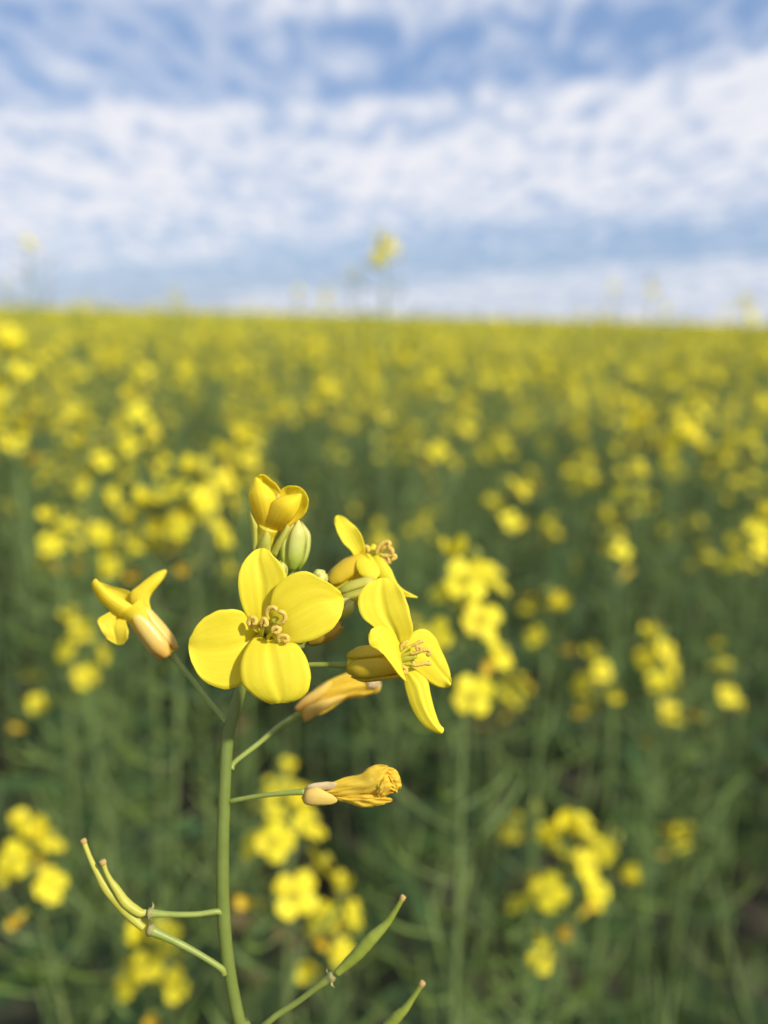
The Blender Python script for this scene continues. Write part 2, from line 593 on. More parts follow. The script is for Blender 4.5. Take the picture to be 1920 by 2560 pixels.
# stem: traced centre line, then down to the soil
st = [(700, 1448, 141.5, .55), (684, 1500, 141.5, .75), (655, 1570, 141.2, .85), (627, 1650, 141, .88), (605, 1715, 141, .90), (583, 1790, 140.5, .98),
      (568, 1860, 140, 1.02), (562, 1953, 139.5, 1.0), (557, 2100, 139.3, 1.05), (556.5, 2226, 139.3, 1.08), (560, 2310, 139.6, 1.1),
      (572, 2420, 140.2, 1.05), (599, 2559, 141.5, 1.05), (645, 2720, 144.5, 1.15)]
sp = [P(np.array(float(x)), np.array(float(y)), np.array(d)) for x, y, d, r in st]
sr = [r / 1000 for *_, r in st]
e = sp[-1]
for f, r in ((0.12, 1.6), (0.3, 2.3), (0.6, 3.6), (1.0, 5.5)):
    tgt = root_loc + np.array([0, 0, -0.02])
    q = e * (1 - f) + tgt * f + np.array([0.02 * math.sin(f * 3.1), 0, 0])
    sp.append(q)
    sr.append(r / 1000)
mb = MB().tube(sp, sr, 0, ns=20, nl=150)
stem = mb.build('stem', ['stem'], hero, ORI)


def sub(name, label, C, pts, d, rad, mat='pedicel'):
    """stalk of a flower or pod: the mesh the flower's pieces hang on"""
    V = PX(C, pts, d)
    mb = MB().tube(V, [r / 1000 for r in rad], 0, ns=14, nl=8 * len(pts))
    o = mb.build(name, [mat], hero, ORI)
    if label:
        o['label'] = label
    return o, V


FULL = lambda x, y: (x, y)

# --- flower facing the camera
f1, _ = sub('flower', 'wide open yellow flower facing forward', FULL, [(628, 1650), (650, 1612), (676, 1585)], [141.2, 142.5, 141], [.55, .5, .6])
ctr = P(np.array(665.), np.array(1588.), np.array(131.5))
bas = P(np.array(678.), np.array(1582.), np.array(141.))
sepals(bas, ctr, [.0012, .0019, .0021, .0020, .0019], f1, 'sepal_gold', 0.4, seed=3)
petal(C1, [(745, 850), (700, 800), (645, 735), (598, 640), (566, 510), (560, 390), (585, 285), (635, 198), (700, 136)],
      [(790, 850), (835, 760), (900, 660), (965, 530), (1000, 390), (965, 280), (905, 205), (862, 160), (838, 128)],
      (770, 111), [134.0, 132.4, 131.4, 131.0, 131.1, 131.6, 132.5], f1, cup=-0.5, ripple=0.35, seed=1, crease=0.35)
petal(C1, [(830, 850), (845, 740), (848, 640), (866, 520), (925, 425), (1040, 347), (1180, 322), (1300, 382), (1400, 436), (1472, 495)],
      [(840, 880), (900, 935), (985, 966), (1090, 968), (1200, 945), (1310, 905), (1410, 840), (1465, 770), (1495, 700), (1513, 625)],
      (1508, 560), [133.2, 131.4, 130.3, 129.9, 130.0, 130.5, 131.4], f1, cup=-0.5, ripple=0.4, seed=2, crease=0.3)
petal(C1, [(770, 900), (745, 888), (695, 925), (632, 1015), (585, 1130), (577, 1240), (608, 1350), (690, 1428), (790, 1488), (868, 1517)],
      [(790, 915), (850, 952), (960, 966), (1075, 968), (1150, 1050), (1200, 1170), (1213, 1280), (1192, 1390), (1120, 1466), (1010, 1503)],
      (925, 1505), [134.5, 131.5, 129.0, 127.6, 127.0, 127.1, 127.8], f1, cup=0.5, ripple=0.3, seed=3, crease=0.35)
petal(C1, [(750, 860), (695, 815), (645, 745), (600, 682), (505, 660), (395, 670), (285, 714), (195, 795), (130, 910)],
      [(752, 895), (738, 970), (712, 1075), (660, 1220), (590, 1338), (470, 1379), (340, 1358), (222, 1280), (140, 1140)],
      (112, 1005), [134.5, 132.6, 131.4, 130.5, 130.0, 129.8, 129.8], f1, cup=-0.6, ripple=0.4, seed=4, crease=0.3)
dS = 129.0


def st1(path, anth, d0, d1, d2, seed):
    a = PX(C1, path, [d0, d1])
    b = PX(C1, anth, [d1, d2])
    stamen(a, b, f1, seed=seed, ra=0.00035)


st1([(815, 900), (835, 800), (825, 735)], [(822, 740), (818, 690), (835, 655), (870, 642), (898, 655), (893, 675)], 134, 128.6, 127.8, 1)
st1([(850, 900), (885, 830), (925, 795)], [(922, 797), (965, 778), (985, 735), (972, 698), (938, 682), (932, 695)], 134, 128.6, 127.6, 2)
st1([(790, 900), (760, 870), (715, 815)], [(705, 820), (670, 810), (655, 770), (680, 735), (718, 750), (716, 785), (690, 795)], 134, 129.4, 128.3, 3)
st1([(800, 920), (772, 890), (785, 815)], [(772, 815), (770, 780), (790, 748), (812, 765), (815, 800), (790, 812)], 134, 128.6, 127.8, 4)
st1([(815, 940), (835, 905), (880, 868)], [(868, 882), (870, 845), (905, 825), (935, 840), (915, 872), (885, 870)], 134, 128.2, 127.4, 5)
st1([(840, 930), (900, 950), (930, 945)], [(925, 955), (925, 915), (960, 898), (1003, 912), (1005, 945), (970, 950)], 134, 129.0, 128.2, 6)
mb = MB().tube(PX(C1, [(820, 905), (860, 830), (893, 765), (895, 752)], [136, 130.5, 129.0, 128.7]), [.00075, .0006, .00050, .0006], 0, ns=14)
mb.build('pistil', ['pistil'], f1, ORI)
mb = MB().tube(PX(C1, [(815, 900), (810, 903), (808, 905)], [137, 134.6, 133.6]), [.0022, .0024, .0012], 0, ns=18)
mb.build('receptacle', ['pistil'], f1, ORI)

# --- flower seen from the side, to the right
f2, _ = sub('flower', 'yellow flower seen from the side with its stamens showing', FULL,
            [(610, 1692), (660, 1672), (740, 1664), (820, 1662), (876, 1664)], [141, 138.5, 136, 134.5, 134], [.5, .42, .42, .45, .62])
A = P(*C2(352, 1488), np.array(134.0))
B = P(*C2(815, 1440), np.array(131.8))
sepals(A, B, [.0017, .00235, .00245, .0024, .0023, .0021], f2, 'sepal_gold', 0.05, width=2.1, tipw=.45, seed=8)
MB().tube([A, A * .45 + B * .55, B], [.0014, .0020, .0019], 0, ns=18, nl=20, cap=False).build('petal_tube', ['petal'], f2, ORI)
petal(C2, [(800, 1400), (735, 1290), (640, 1190), (540, 1110), (468, 1050), (428, 960), (428, 880), (455, 795), (510, 735), (560, 703)],
      [(830, 1400), (870, 1300), (915, 1220), (932, 1160), (915, 1060), (895, 970), (865, 870), (828, 790), (780, 725), (730, 690)],
      (640, 684), [132.4, 131.8, 131.4, 131.4, 131.8, 132.4, 133.4], f2, cup=-0.5, ripple=0.4, seed=5, crease=0.45)
petal(C2, [(818, 1300), (760, 1210), (690, 1145), (620, 1120), (555, 1150), (525, 1200)],
      [(838, 1560), (855, 1610), (868, 1642), (790, 1560), (700, 1430), (612, 1318)],
      (536, 1300), [132.0, 130.6, 129.2, 128.0, 127.4, 127.2], f2, cup=0.0, ripple=0.2, seed=6, crease=0.1)
petal(C2, [(820, 1330), (868, 1250), (945, 1172), (1040, 1154), (1125, 1215), (1180, 1325), (1225, 1420), (1262, 1520), (1280, 1610)],
      [(825, 1450), (870, 1488), (935, 1518), (1000, 1580), (1060, 1632), (1115, 1665), (1165, 1685), (1215, 1694), (1255, 1688)],
      (1280, 1662), [132.6, 133.4, 134.4, 135.2, 135.6, 135.6], f2, cup=0.5, ripple=0.5, seed=7, crease=0.25)
petal(C2, [(830, 1520), (845, 1620), (865, 1725), (905, 1850), (965, 1965), (1045, 2055), (1120, 2098), (1165, 2111)],
      [(870, 1490), (960, 1540), (1062, 1625), (1088, 1735), (1115, 1850), (1145, 1950), (1178, 2032), (1213, 2068)],
      (1204, 2108), [132.4, 131.6, 130.9, 130.6, 130.6, 130.9], f2, cup=0.5, ripple=0.2, seed=8, crease=-0.25)


def st2(path, anth, d0, d1, d2, seed):
    stamen(PX(C2, path, [d0, d1]), PX(C2, anth, [d1, d2]), f2, seed=seed, ra=0.00031, rf=0.00030)


st2([(800, 1420), (830, 1370), (905, 1310)], [(900, 1315), (950, 1295), (1000, 1270), (1030, 1268)], 132, 131.4, 131.2, 11)
st2([(800, 1430), (850, 1395), (930, 1365)], [(915, 1385), (960, 1370), (1000, 1352), (990, 1315), (965, 1325), (975, 1350)], 132, 130.6, 130.2, 12)
st2([(810, 1440), (900, 1400), (985, 1365)], [(975, 1372), (1020, 1350), (1065, 1345), (1085, 1370), (1070, 1390), (1055, 1375)], 132, 131, 131, 13)
st2([(810, 1470), (870, 1475), (940, 1480)], [(930, 1450), (945, 1485), (1000, 1478), (1050, 1470), (1085, 1472), (1080, 1445)], 132, 130.8, 131, 14)
st2([(805, 1360), (820, 1330)], [(815, 1335), (835, 1300), (870, 1270), (880, 1275)], 132, 131.2, 131.4, 15)
st2([(820, 1480), (835, 1505)], [(825, 1495), (850, 1505), (870, 1530), (862, 1560), (845, 1535)], 132, 130.2, 129.9, 16)
mb = MB().tube(PX(C2, [(800, 1440), (880, 1420), (960, 1395)], [132.4, 131.4, 131]), [.0007, .0006, .00045], 0, ns=12)
mb.build('pistil', ['pistil'], f2, ORI)

# --- flower behind, upper right
f3, _ = sub('flower', 'yellow flower turned away behind the side-on flower', FULL, [(690, 1490), (740, 1492), (800, 1482), (826, 1468)],
            [141.5, 142, 143, 143.5], [.5, .45, .5, .6])
A = P(*C2(185, 770), np.array(143.5))
B = P(*C2(500, 560), np.array(144.5))
sepals(A, B, [.0019, .0024, .0026, .0027, .0026, .0024], f3, 'sepal_gold', 0.6, width=1.95, tipw=.4, seed=9)
MB().tube([A, A * .45 + B * .55, B, B + (B - A) * .12], [.0015, .0020, .0024, .0029], 0, ns=18, nl=20, cap=False).build('petal_tube', ['petal'], f3, ORI)
petal(C2, [(430, 580), (365, 440), (285, 358), (240, 275), (212, 200), (203, 150)],
      [(490, 580), (490, 420), (468, 320), (425, 235), (395, 205), (330, 148)], (245, 103), [144, 143.5, 143.5, 144.2, 145], f3, cup=-0.5, seed=21)
petal(C2, [(470, 450), (420, 490), (405, 570), (438, 643), (485, 684)], [(530, 460), (575, 520), (612, 580), (626, 640), (595, 688)],
      (540, 702), [144, 142, 140.5, 139.8, 139.8], f3, cup=0.6, seed=22)
petal(C2, [(550, 490), (565, 560), (590, 640), (650, 720), (740, 800), (850, 850)], [(600, 465), (660, 520), (725, 598), (760, 680), (800, 760), (870, 822)],
      (975, 863), [144, 143, 142.3, 142, 142, 142], f3, cup=0.5, seed=23)
petal(C2, [(520, 480), (530, 420), (540, 385)], [(600, 480), (605, 430), (600, 395)], (565, 372), [145, 146, 147], f3, cup=0.3, seed=24)
for k, (pa, an) in enumerate([([(540, 500), (600, 440)], [(590, 460), (620, 390), (680, 350), (715, 365), (700, 400)]),
                              ([(560, 510), (640, 460)], [(630, 470), (690, 480), (740, 470), (765, 490), (730, 520)]),
                              ([(560, 520), (640, 500)], [(630, 500), (670, 530), (710, 535), (700, 500)]),
                              ([(500, 480), (500, 430)], [(490, 440), (490, 400), (515, 405), (520, 440)]),
                              ([(560, 500), (650, 430)], [(640, 440), (660, 410), (700, 400), (735, 425), (745, 460)])]):
    stamen(PX(C2, pa, [145, 144]), PX(C2, an, [144, 143.2]), f3, ra=.00042, seed=30 + k)

# --- half open flower at the top
f4, _ = sub('flower', 'half open deep yellow flower at the very top', FULL, [(690, 1480), (682, 1430), (668, 1395), (662, 1378)], [141.5, 141, 139, 138], [.5, .48, .5, .6])
A = P(*C3(560, 1220), np.array(138.0))
mb = MB().tube([A, P(*C3(575, 1000), np.array(137.8)), P(*C3(620, 860), np.array(137.2))], [.0013, .0015, .0017], 0, ns=16)
tube_o = mb.build('petal_tube', ['petal_left'], f4, ORI)
petal(C3, [(560, 860), (450, 500), (402, 300), (440, 190), (490, 155)], [(740, 760), (790, 520), (797, 400), (725, 285), (640, 222)],
      (560, 153), [138, 139.2, 139.6, 139.4, 138.6], f4, mat='petal_deep', cup=-0.8, seed=41, ripple=.1)
petal(C3, [(700, 840), (750, 520), (790, 360), (880, 308), (985, 305)], [(860, 880), (990, 800), (1085, 725), (1150, 620), (1168, 500)],
      (1100, 360), [138, 138.6, 138.6, 138, 137.2], f4, mat='petal_deep', cup=-1.0, seed=42, ripple=.1)
petal(C3, [(500, 930), (440, 770), (372, 600), (345, 430), (368, 315), (418, 212)], [(640, 930), (700, 720), (722, 530), (700, 425), (610, 315), (510, 245)],
      (450, 186), [137.2, 135.6, 134.8, 134.8, 135.6, 136.6], f4, mat='petal_deep', cup=1.6, seed=43, ripple=.1)
petal(C3, [(520, 940), (570, 740), (670, 530), (790, 455), (920, 426), (1030, 410)], [(790, 930), (860, 845), (940, 765), (1005, 670), (1050, 560), (1070, 460)],
      (1066, 418), [137, 135.0, 133.8, 133.6, 134.2, 135.2], f4, mat='petal_deep', cup=1.4, seed=44, ripple=.1)
stamen(PX(C3, [(640, 800), (720, 560)], [137.2, 136.8]), PX(C3, [(715, 570), (730, 500), (750, 440), (770, 420)], [136.8, 136.8]), f4, ra=.00035)


def strap(C, L, R, tip, D, parent, mat, cup):
    return petal(C, L, R, tip, D, parent, mat=mat, cup=cup, ripple=.05, name='sepal', nu=9, nv=18, seed=5)


strap(C3, [(408, 1230), (392, 1020), (368, 850), (344, 700), (352, 655)], [(480, 1230), (480, 1050), (485, 900), (430, 770), (400, 680)], (375, 634),
      [137.4, 136.8, 136.4, 136.4], f4, 'sepal_pale', 0.5)
strap(C3, [(450, 1240), (480, 1100), (520, 980), (560, 900)], [(640, 1240), (650, 1100), (655, 980), (640, 910)], (600, 880), [136.8, 136.0, 135.8, 136.0], f4, 'sepal_pale', 0.9)
strap(C3, [(630, 1260), (690, 1130), (760, 1010), (820, 900), (850, 860)], [(715, 1295), (780, 1150), (860, 1010), (905, 910), (905, 870)], (882, 846),
      [137, 136, 135.6, 135.6], f4, 'sepal_pale', 0.6)
strap(C3, [(500, 1240), (540, 1050), (600, 900)], [(680, 1240), (740, 1050), (800, 920)], (700, 860), [139.4, 140.2, 140.6], f4, 'sepal_pale', -0.6)

# --- flower to the left, turned away
f5, _ = sub('flower', 'yellow flower turned away on a long slanting stalk with orange sepals', C4, [(1448, 1610), (1300, 1428), (1100, 1175), (960, 1000), (893, 925)],
            [140.5, 142.5, 145, 146.5, 147], [.45, .42, .44, .48, .7])
A = P(*C4(885, 925), np.array(147.0))
B = P(*C4(575, 535), np.array(146.0))
sepals(A, B, [.0016, .0021, .00215, .0021, .0020, .0019], f5, 'sepal_orange', 1.75, width=2.25, tipw=.4, seed=13)
MB().tube([A, A * .45 + B * .55, B, B + (B - A) * .22], [.0014, .0018, .0021, .0027], 0, ns=18, nl=20, cap=False).build('petal_tube', ['petal_left'], f5, ORI)
# back petal first
petal(C4, [(600, 560), (505, 420), (505, 318), (570, 262), (650, 195), (750, 125), (820, 99)], [(722, 560), (700, 475), (682, 405), (708, 330), (775, 245), (825, 180), (855, 125)],
      (851, 100), [146, 145.4, 145.6, 146.5, 148], f5, mat='petal_left', cup=0.7, seed=51)
petal(C4, [(540, 545), (440, 480), (330, 400), (250, 330), (200, 270), (160, 230)], [(640, 500), (560, 380), (500, 320), (420, 288), (330, 272), (230, 250)],
      (160, 205), [146, 147, 148, 149, 149.5], f5, mat='petal_left', cup=-0.8, seed=52)
petal(C4, [(560, 600), (430, 560), (310, 500), (200, 412), (140, 315), (112, 240)], [(680, 560), (520, 450), (420, 385), (320, 320), (230, 255), (175, 215)],
      (148, 188), [145, 143.8, 143.0, 142.8, 143.2], f5, mat='petal_left', cup=0.9, seed=53)
petal(C4, [(440, 560), (330, 508), (228, 550), (174, 597), (212, 700), (270, 778)], [(500, 580), (455, 600), (466, 660), (479, 710), (468, 775), (432, 828)],
      (365, 834), [146, 145, 144.4, 144.2, 144.6], f5, mat='petal_left', cup=-0.7, seed=54, crease=.4)

# --- withered flowers
f6, _ = sub('flower', 'withered orange flower folded shut behind the side-on flower', C5, [(185, 905), (215, 845), (400, 700), (560, 565), (700, 480), (735, 462)],
            [140, 141, 146, 152, 157, 157.5], [.5, .42, .42, .44, .55, .8])
petal(C5, [(700, 430), (790, 320), (950, 205), (1120, 130), (1230, 140), (1330, 186)], [(760, 470), (900, 400), (1040, 350), (1180, 322), (1280, 308), (1350, 282)],
      (1382, 225), [157.3, 156.5, 156.1, 156.1, 156.3], f6, mat='withered', cup=1.2, seed=61, crumple=.35)
petal(C5, [(740, 440), (900, 320), (1050, 260), (1200, 200), (1300, 195)], [(780, 500), (950, 440), (1100, 345), (1250, 320), (1340, 290)],
      (1372, 255), [158.7, 159.1, 159.1, 158.8, 158.3], f6, mat='withered', cup=-1.0, seed=62, crumple=.35)
petal(C5, [(1270, 190), (1300, 186), (1335, 190)], [(1280, 250), (1320, 256), (1355, 255)], (1382, 218), [155.7, 155.5, 155.6], f6, mat='withered_pale', cup=.5, seed=63, crumple=.2)
strap(C5, [(745, 480), (780, 410), (900, 350), (1020, 315)], [(770, 528), (880, 465), (980, 400), (1080, 345)], (1100, 312), [156.9, 155.5, 155.1, 155.3], f6, 'sepal_orange', 0.9)
strap(C5, [(688, 420), (760, 335), (860, 268), (930, 222)], [(720, 440), (810, 390), (910, 325), (970, 260)], (985, 208), [157.1, 156.2, 155.9, 156.3], f6, 'sepal_orange', 0.6)

f7, _ = sub('flower', 'withered crumpled orange flower on the lowest flower stalk', C5, [(165, 1168), (215, 1152), (400, 1118), (600, 1095), (770, 1082)],
            [139.8, 138.8, 137.5, 136.4, 136], [.5, .40, .38, .40, .55])
petal(C5, [(800, 1050), (990, 1005), (1100, 965), (1212, 944), (1282, 890), (1352, 868), (1425, 876)], [(830, 1110), (1010, 1130), (1120, 1130), (1240, 1120), (1330, 1110), (1380, 1060), (1400, 960)],
      (1440, 900), [136, 135.2, 134.6, 133.8, 133.6, 134.2], f7, mat='withered', cup=1.4, seed=71, crumple=.42)
petal(C5, [(1000, 1090), (1150, 1060), (1260, 980), (1340, 900), (1430, 880), (1500, 908)], [(1010, 1130), (1150, 1140), (1300, 1140), (1400, 1110), (1470, 1090), (1510, 1070)],
      (1538, 1000), [136.6, 136.6, 136.2, 135.6, 135.4], f7, mat='withered', cup=-1.0, seed=72, crumple=.4)
petal(C5, [(1010, 1120), (1130, 1130), (1240, 1110), (1340, 1110), (1420, 1125)], [(1040, 1152), (1130, 1170), (1215, 1202), (1290, 1206), (1390, 1182)],
      (1470, 1152), [135.4, 134.8, 134.2, 133.8, 134.0], f7, mat='withered', cup=.8, seed=73, crumple=.3)
petal(C5, [(1340, 1080), (1360, 1000), (1400, 950), (1450, 960)], [(1360, 1130), (1410, 1110), (1460, 1090), (1495, 1085)], (1508, 1075), [134, 133.4, 133.2, 133.6], f7, mat='withered',
      cup=.6, seed=74, crumple=.35)
petal(C5, [(1400, 900), (1450, 895), (1500, 912), (1524, 955)], [(1430, 1000), (1470, 1040), (1500, 1068), (1530, 1056)], (1542, 1030), [134.8, 134.6, 134.6, 135], f7, mat='withered', cup=.5, seed=75,
      crumple=.25)
strap(C5, [(765, 1100), (790, 1068), (870, 1050), (960, 1095)], [(748, 1130), (775, 1178), (850, 1194), (960, 1186)], (1032, 1150), [136.2, 134.9, 134.4, 134.4], f7, 'sepal_orange', 0.55)
strap(C5, [(762, 1075), (790, 1035), (850, 1015), (950, 1003)], [(770, 1090), (840, 1070), (920, 1075), (990, 1060)], (1025, 1018), [136.4, 135.3, 134.9, 134.7], f7, 'withered_pale', 0.45)
strap(C5, [(770, 1070), (830, 1040), (930, 1050)], [(765, 1130), (850, 1150), (950, 1130)], (1010, 1090), [137, 138, 138], f7, 'sepal_orange', -0.8)

# --- buds
def bud(C, base, tip, prof, d0, d1, mat, label=None, phase=0.3, stalk=None, ds=(141.5,)):
    A, B = P(*C(*base), np.array(float(d0))), P(*C(*tip), np.array(float(d1)))
    mb = MB()
    sk = [P(np.array(float(stalk[0])), np.array(float(stalk[1])), np.array(ds[0])), (A * .5 + B * .5) * 0 + A + (A - B) * 0.35, A + (B - A) * .05]
    mb.tube(sk, [.00035, .00035, .0005], 1, ns=10)
    T = B - A
    core = [A + T * s for s in (0.02, .2, .5, .8, .97)]
    pr = cat_rom(np.asarray(prof)[:, None], 5)[:, 0] * 0.93
    mb.tube(core, pr, 0, ns=14, nl=20)
    o = mb.build('bud', [mat, 'pedicel'], hero, ORI)
    if label:
        o['label'] = label
    sepals(A, B, prof, o, mat, phase, width=1.9, tipw=.12, seed=int(base[0]))
    return o


bud(C3, (925, 1455), (1015, 785), [.0011, .0019, .0022, .0022, .0019, .0006], 139.5, 139, 'bud_pale', 'largest pale green bud beside the half open flower', stalk=(698, 1462))
bud(C1, (930, 420), (960, 232), [.0005, .00085, .0009, .0008, .0003], 139, 138, 'bud_pale', stalk=(698, 1462))
bud(C1, (1235, 430), (1345, 330), [.0006, .001, .0011, .0011, .0004], 140, 139.5, 'bud_pale', stalk=(702, 1460))
bud(C1, (1440, 720), (1592, 580), [.0008, .0011, .0012, .0011, .0004], 138.5, 138, 'bud_pale', stalk=(690, 1480))
bud(C1, (1190, 945), (1490, 800), [.0009, .0013, .0014, .0012, .0005], 139, 138.5, 'bud_bronze', 'bronze bud under the forward-facing flower', stalk=(660, 1560))
bud(C2, (255, 865), (640, 745), [.0010, .0016, .0018, .0018, .0016, .0006], 140, 139, 'sepal_pale', stalk=(690, 1490))
bud(C1, (1100, 430), (1180, 400), [.0005, .0009, .001, .0008, .0003], 141, 140, 'bud_pale', stalk=(702, 1455))
bud(C1, (1050, 480), (1070, 420), [.0005, .0008, .0009, .0008, .0003], 141, 140, 'bud_pale', stalk=(702, 1455))

# --- pods
def pod(C, ped, dped, rped, body, dbody, rbody, mat, nstyle=2, flaps=True, seed=0, label=None):
    rng = np.random.default_rng(seed)
    V = PX(C, ped, dped)
    mb = MB().tube(V, [r / 1000 for r in rped], 0, ns=14, nl=10 * len(ped))
    Bd = PX(C, body, dbody)
    o = MB().tube(Bd, [r / 1000 for r in rbody], 0, ns=16, nl=90, bead=.012, nbead=10).build('pod', [mat], hero, ORI)
    if label:
        o['label'] = label
    mb.build('pedicel', ['pedicel'], o, ORI)
    kn = MB()
    a, b = Bd[-1], Bd[-1] + (Bd[-1] - Bd[-2]) / np.linalg.norm(Bd[-1] - Bd[-2]) * .0005
    kn.tube([a - (b - a) * .6, a, b, b + (b - a) * .25], [rbody[-1] / 1000 * .9, rbody[-1] / 1000 * 1.2, rbody[-1] / 1000 * 1.15, rbody[-1] / 1000 * .4], 0, ns=12, bump=.06)
    kn.build('stigma', ['pod_tip'], o, ORI)
    nd = MB()
    e0 = V[-1]
    t0 = (Bd[0] - e0)
    t0 /= np.linalg.norm(t0) + 1e-9
    t1 = (V[-1] - V[-2]) / np.linalg.norm(V[-1] - V[-2])
    rr = rped[-1] / 1000
    nd.tube([e0 - t1 * .0003, e0, e0 + t1 * .0004, e0 + t1 * .0007], [rr * .9, rr * 1.12, rr * 1.15, rr * .8], 0, ns=14, bump=.10, seed=seed)
    if flaps:
        T, n1, n2 = axis_frame(e0, e0 + t1)
        for k in range(4):
            a_ = rng.uniform(0, 6.3)
            dr = n1 * math.cos(a_) + n2 * math.sin(a_)
            nd.tube([e0 + dr * rr, e0 + dr * rr * 1.7 + t1 * .0003 * rng.uniform(-1, 1), e0 + dr * rr * 2.3 + t1 * .0005 * rng.uniform(-1, 1)], [.00016, .0001, .00004], 0, ns=6)
    nd.build('node_scar', ['node_scar'], o, ORI)


pod(C6, [(1362, 812), (1310, 790), (1150, 812), (1000, 818), (840, 814), (715, 806)], [139.3, 138.4, 137.6, 137, 136.6, 136.4], [.62, .48, .44, .45, .5, .72],
    [(668, 798), (600, 795), (480, 705), (395, 580), (345, 505), (305, 425), (281, 355)], [136.3, 136.2, 136, 135.8, 135.6], [.42, .72, .78, .62, .44, .37, .44], 'pod', seed=1,
    label='shorter curved pod on a level stalk')
pod(C6, [(1375, 1345), (1335, 1295), (1180, 1195), (1010, 1100), (850, 1020), (715, 958)], [139.6, 139, 138.4, 137.8, 137.2, 136.8], [.62, .52, .50, .55, .62, .86],
    [(645, 940), (525, 825), (405, 695), (305, 572), (220, 425), (160, 300), (108, 165)], [136.7, 136.6, 136.6, 136.6, 136.6], [.55, .80, .84, .78, .52, .40, .40], 'pod', seed=2, flaps=False,
    label='longer curved pod on a rising stalk')
pod(C7, [(200, 1800), (250, 1610), (420, 1440), (600, 1320), (740, 1215), (845, 1140)], [143.5, 142.5, 141, 140, 139, 138.6], [.7, .55, .5, .48, .5, .7],
    [(895, 1105), (1040, 970), (1150, 850), (1265, 735), (1330, 640), (1378, 555)], [138.6, 138.4, 138.2, 138, 138], [.62, .98, 1.0, .62, .44, .40], 'pod_green', seed=3,
    label='straight slender green pod on the lowest long stalk')
pod(C7, [(330, 2080), (520, 1960), (760, 1880), (980, 1800)], [146, 144.5, 143, 142], [.7, .55, .5, .7], [(1030, 1770), (1180, 1620), (1330, 1440), (1400, 1370), (1460, 1285), (1522, 1190)],
    [142, 141.5, 141, 140.8, 140.6], [.6, .95, .9, .66, .46, .42], 'pod_green', seed=4, label='green pod with its upper half showing at the bottom')

# ------------------------------------------------------------------ the field: building blocks
rnd = random.Random(11)


def far_petal_geo(ln, wd, curl, nv=4, nu=3):
    """petal pointing along +x from the centre, up is +z"""
    V, uv = [], []
    for j in range(nv):
        s = j / (nv - 1)
        w = wd * (0.22 + 0.78 * math.sin(min(s * 1.25, 1) * math.pi * 0.5)) * (1 if s < .8 else 0.72)
        for i in range(nu):
            q = 2 * i / (nu - 1) - 1
            V.append((ln * (s - 0.04 * q * q * s), w * .5 * q, curl * s * s - 0.10 * ln * (q * q) * s + ln * .16 * s))
            uv.append((i / (nu - 1), s))
    return np.array(V), grid_faces(nv, nu), np.array(uv)


def rotz(V, a):
    c, s = math.cos(a), math.sin(a)
    return V @ np.array([[c, s, 0], [-s, c, 0], [0, 0, 1]])


def flower_geo(kind, rg, hi):
    """returns list of petal meshes and the calyx/stamen mesh; flower opens along +z, stalk end at the origin"""
    pets = []
    if kind == 'open':
        for k in range(4):
            g = far_petal_geo(rg.uniform(.0105, .0125), rg.uniform(.0095, .0115), rg.uniform(-.003, .002), 5 if hi else 3, 5 if hi else 3)
            pets.append((rotz(g[0], k * math.pi / 2 + rg.uniform(-.2, .2)) + np.array([0, 0, .0085]), g[1], g[2]))
    elif kind == 'half':
        for k in range(4):
            g = far_petal_geo(.011, .009, .009, 5 if hi else 3, 5 if hi else 3)
            V = g[0] * np.array([.55, 1, 1]) + np.array([.001, 0, .006])
            pets.append((rotz(V, k * math.pi / 2 + rg.uniform(-.3, .3)), g[1], g[2]))
    else:
        for k in range(3):
            g = far_petal_geo(.012, .006, .002, 5 if hi else 3, 3)
            V = g[0][:, [2, 1, 0]] * np.array([.8, 1, 1]) + np.array([.0008, 0, .006])
            pets.append((rotz(V, k * 2.1 + rg.uniform(-.3, .3)), g[1], g[2]))
    c = MB()
    c.tube([(0, 0, 0), (0, 0, .002), (0, 0, .006), (0, 0, .009)], [.0008, .0019, .0021, .0017], 0, ns=6, nl=5)
    if kind == 'open':
        for k in range(5 if hi else 2):
            a = k * 1.26 + .3
            c.tube([(.0006 * math.cos(a), .0006 * math.sin(a), .008), (.0022 * math.cos(a), .0022 * math.sin(a), .014)], [.0004, .0007], 1, ns=4, nl=3)
    return pets, c


rg = random.Random(5)
FLOW = {}
for kind in ('open', 'half', 'old'):
    for q in range(3 if kind == 'open' else 2):
        pm = 'far_petal_old' if kind == 'old' else 'far_petal'
        pets, c = flower_geo(kind, rg, False)
        mb = MB()
        mb.v, mb.f, mb.m, mb.uv, mb.n = list(c.v), list(c.f), list(c.m), list(c.uv), c.n
        for p in pets:
            mb.add(*p, m=2)
        FLOW[kind, q] = (np.vstack(mb.v), mb.f, mb.m, ['far_calyx', 'filament', pm])


def mesh_from(name, V, F, fm, mats, uv=None):
    me = bpy.data.meshes.new(name)
    me.from_pydata([tuple(p) for p in V], [], F)
    for m in mats:
        me.materials.append(MATS[m])
    me.polygons.foreach_set('material_index', np.asarray(fm, dtype=np.int32))
    me.polygons.foreach_set('use_smooth', np.ones(len(F), dtype=bool))
    me.update()
    return me


FLOW_ME = {k: mesh_from('flower', *v) for k, v in FLOW.items()}
# near flowers: petals as pieces of their own
NEAR = {}
for kind in ('open', 'half', 'old'):
    pets, c = flower_geo(kind, rg, True)
    pm = 'far_petal_old' if kind == 'old' else 'far_petal'
    NEAR[kind] = (mesh_from('flower', np.vstack(c.v), c.f, c.m, ['far_calyx', 'filament']),
                  [mesh_from('petal', p[0], p[1], [0] * len(p[1]), [pm]) for p in pets])


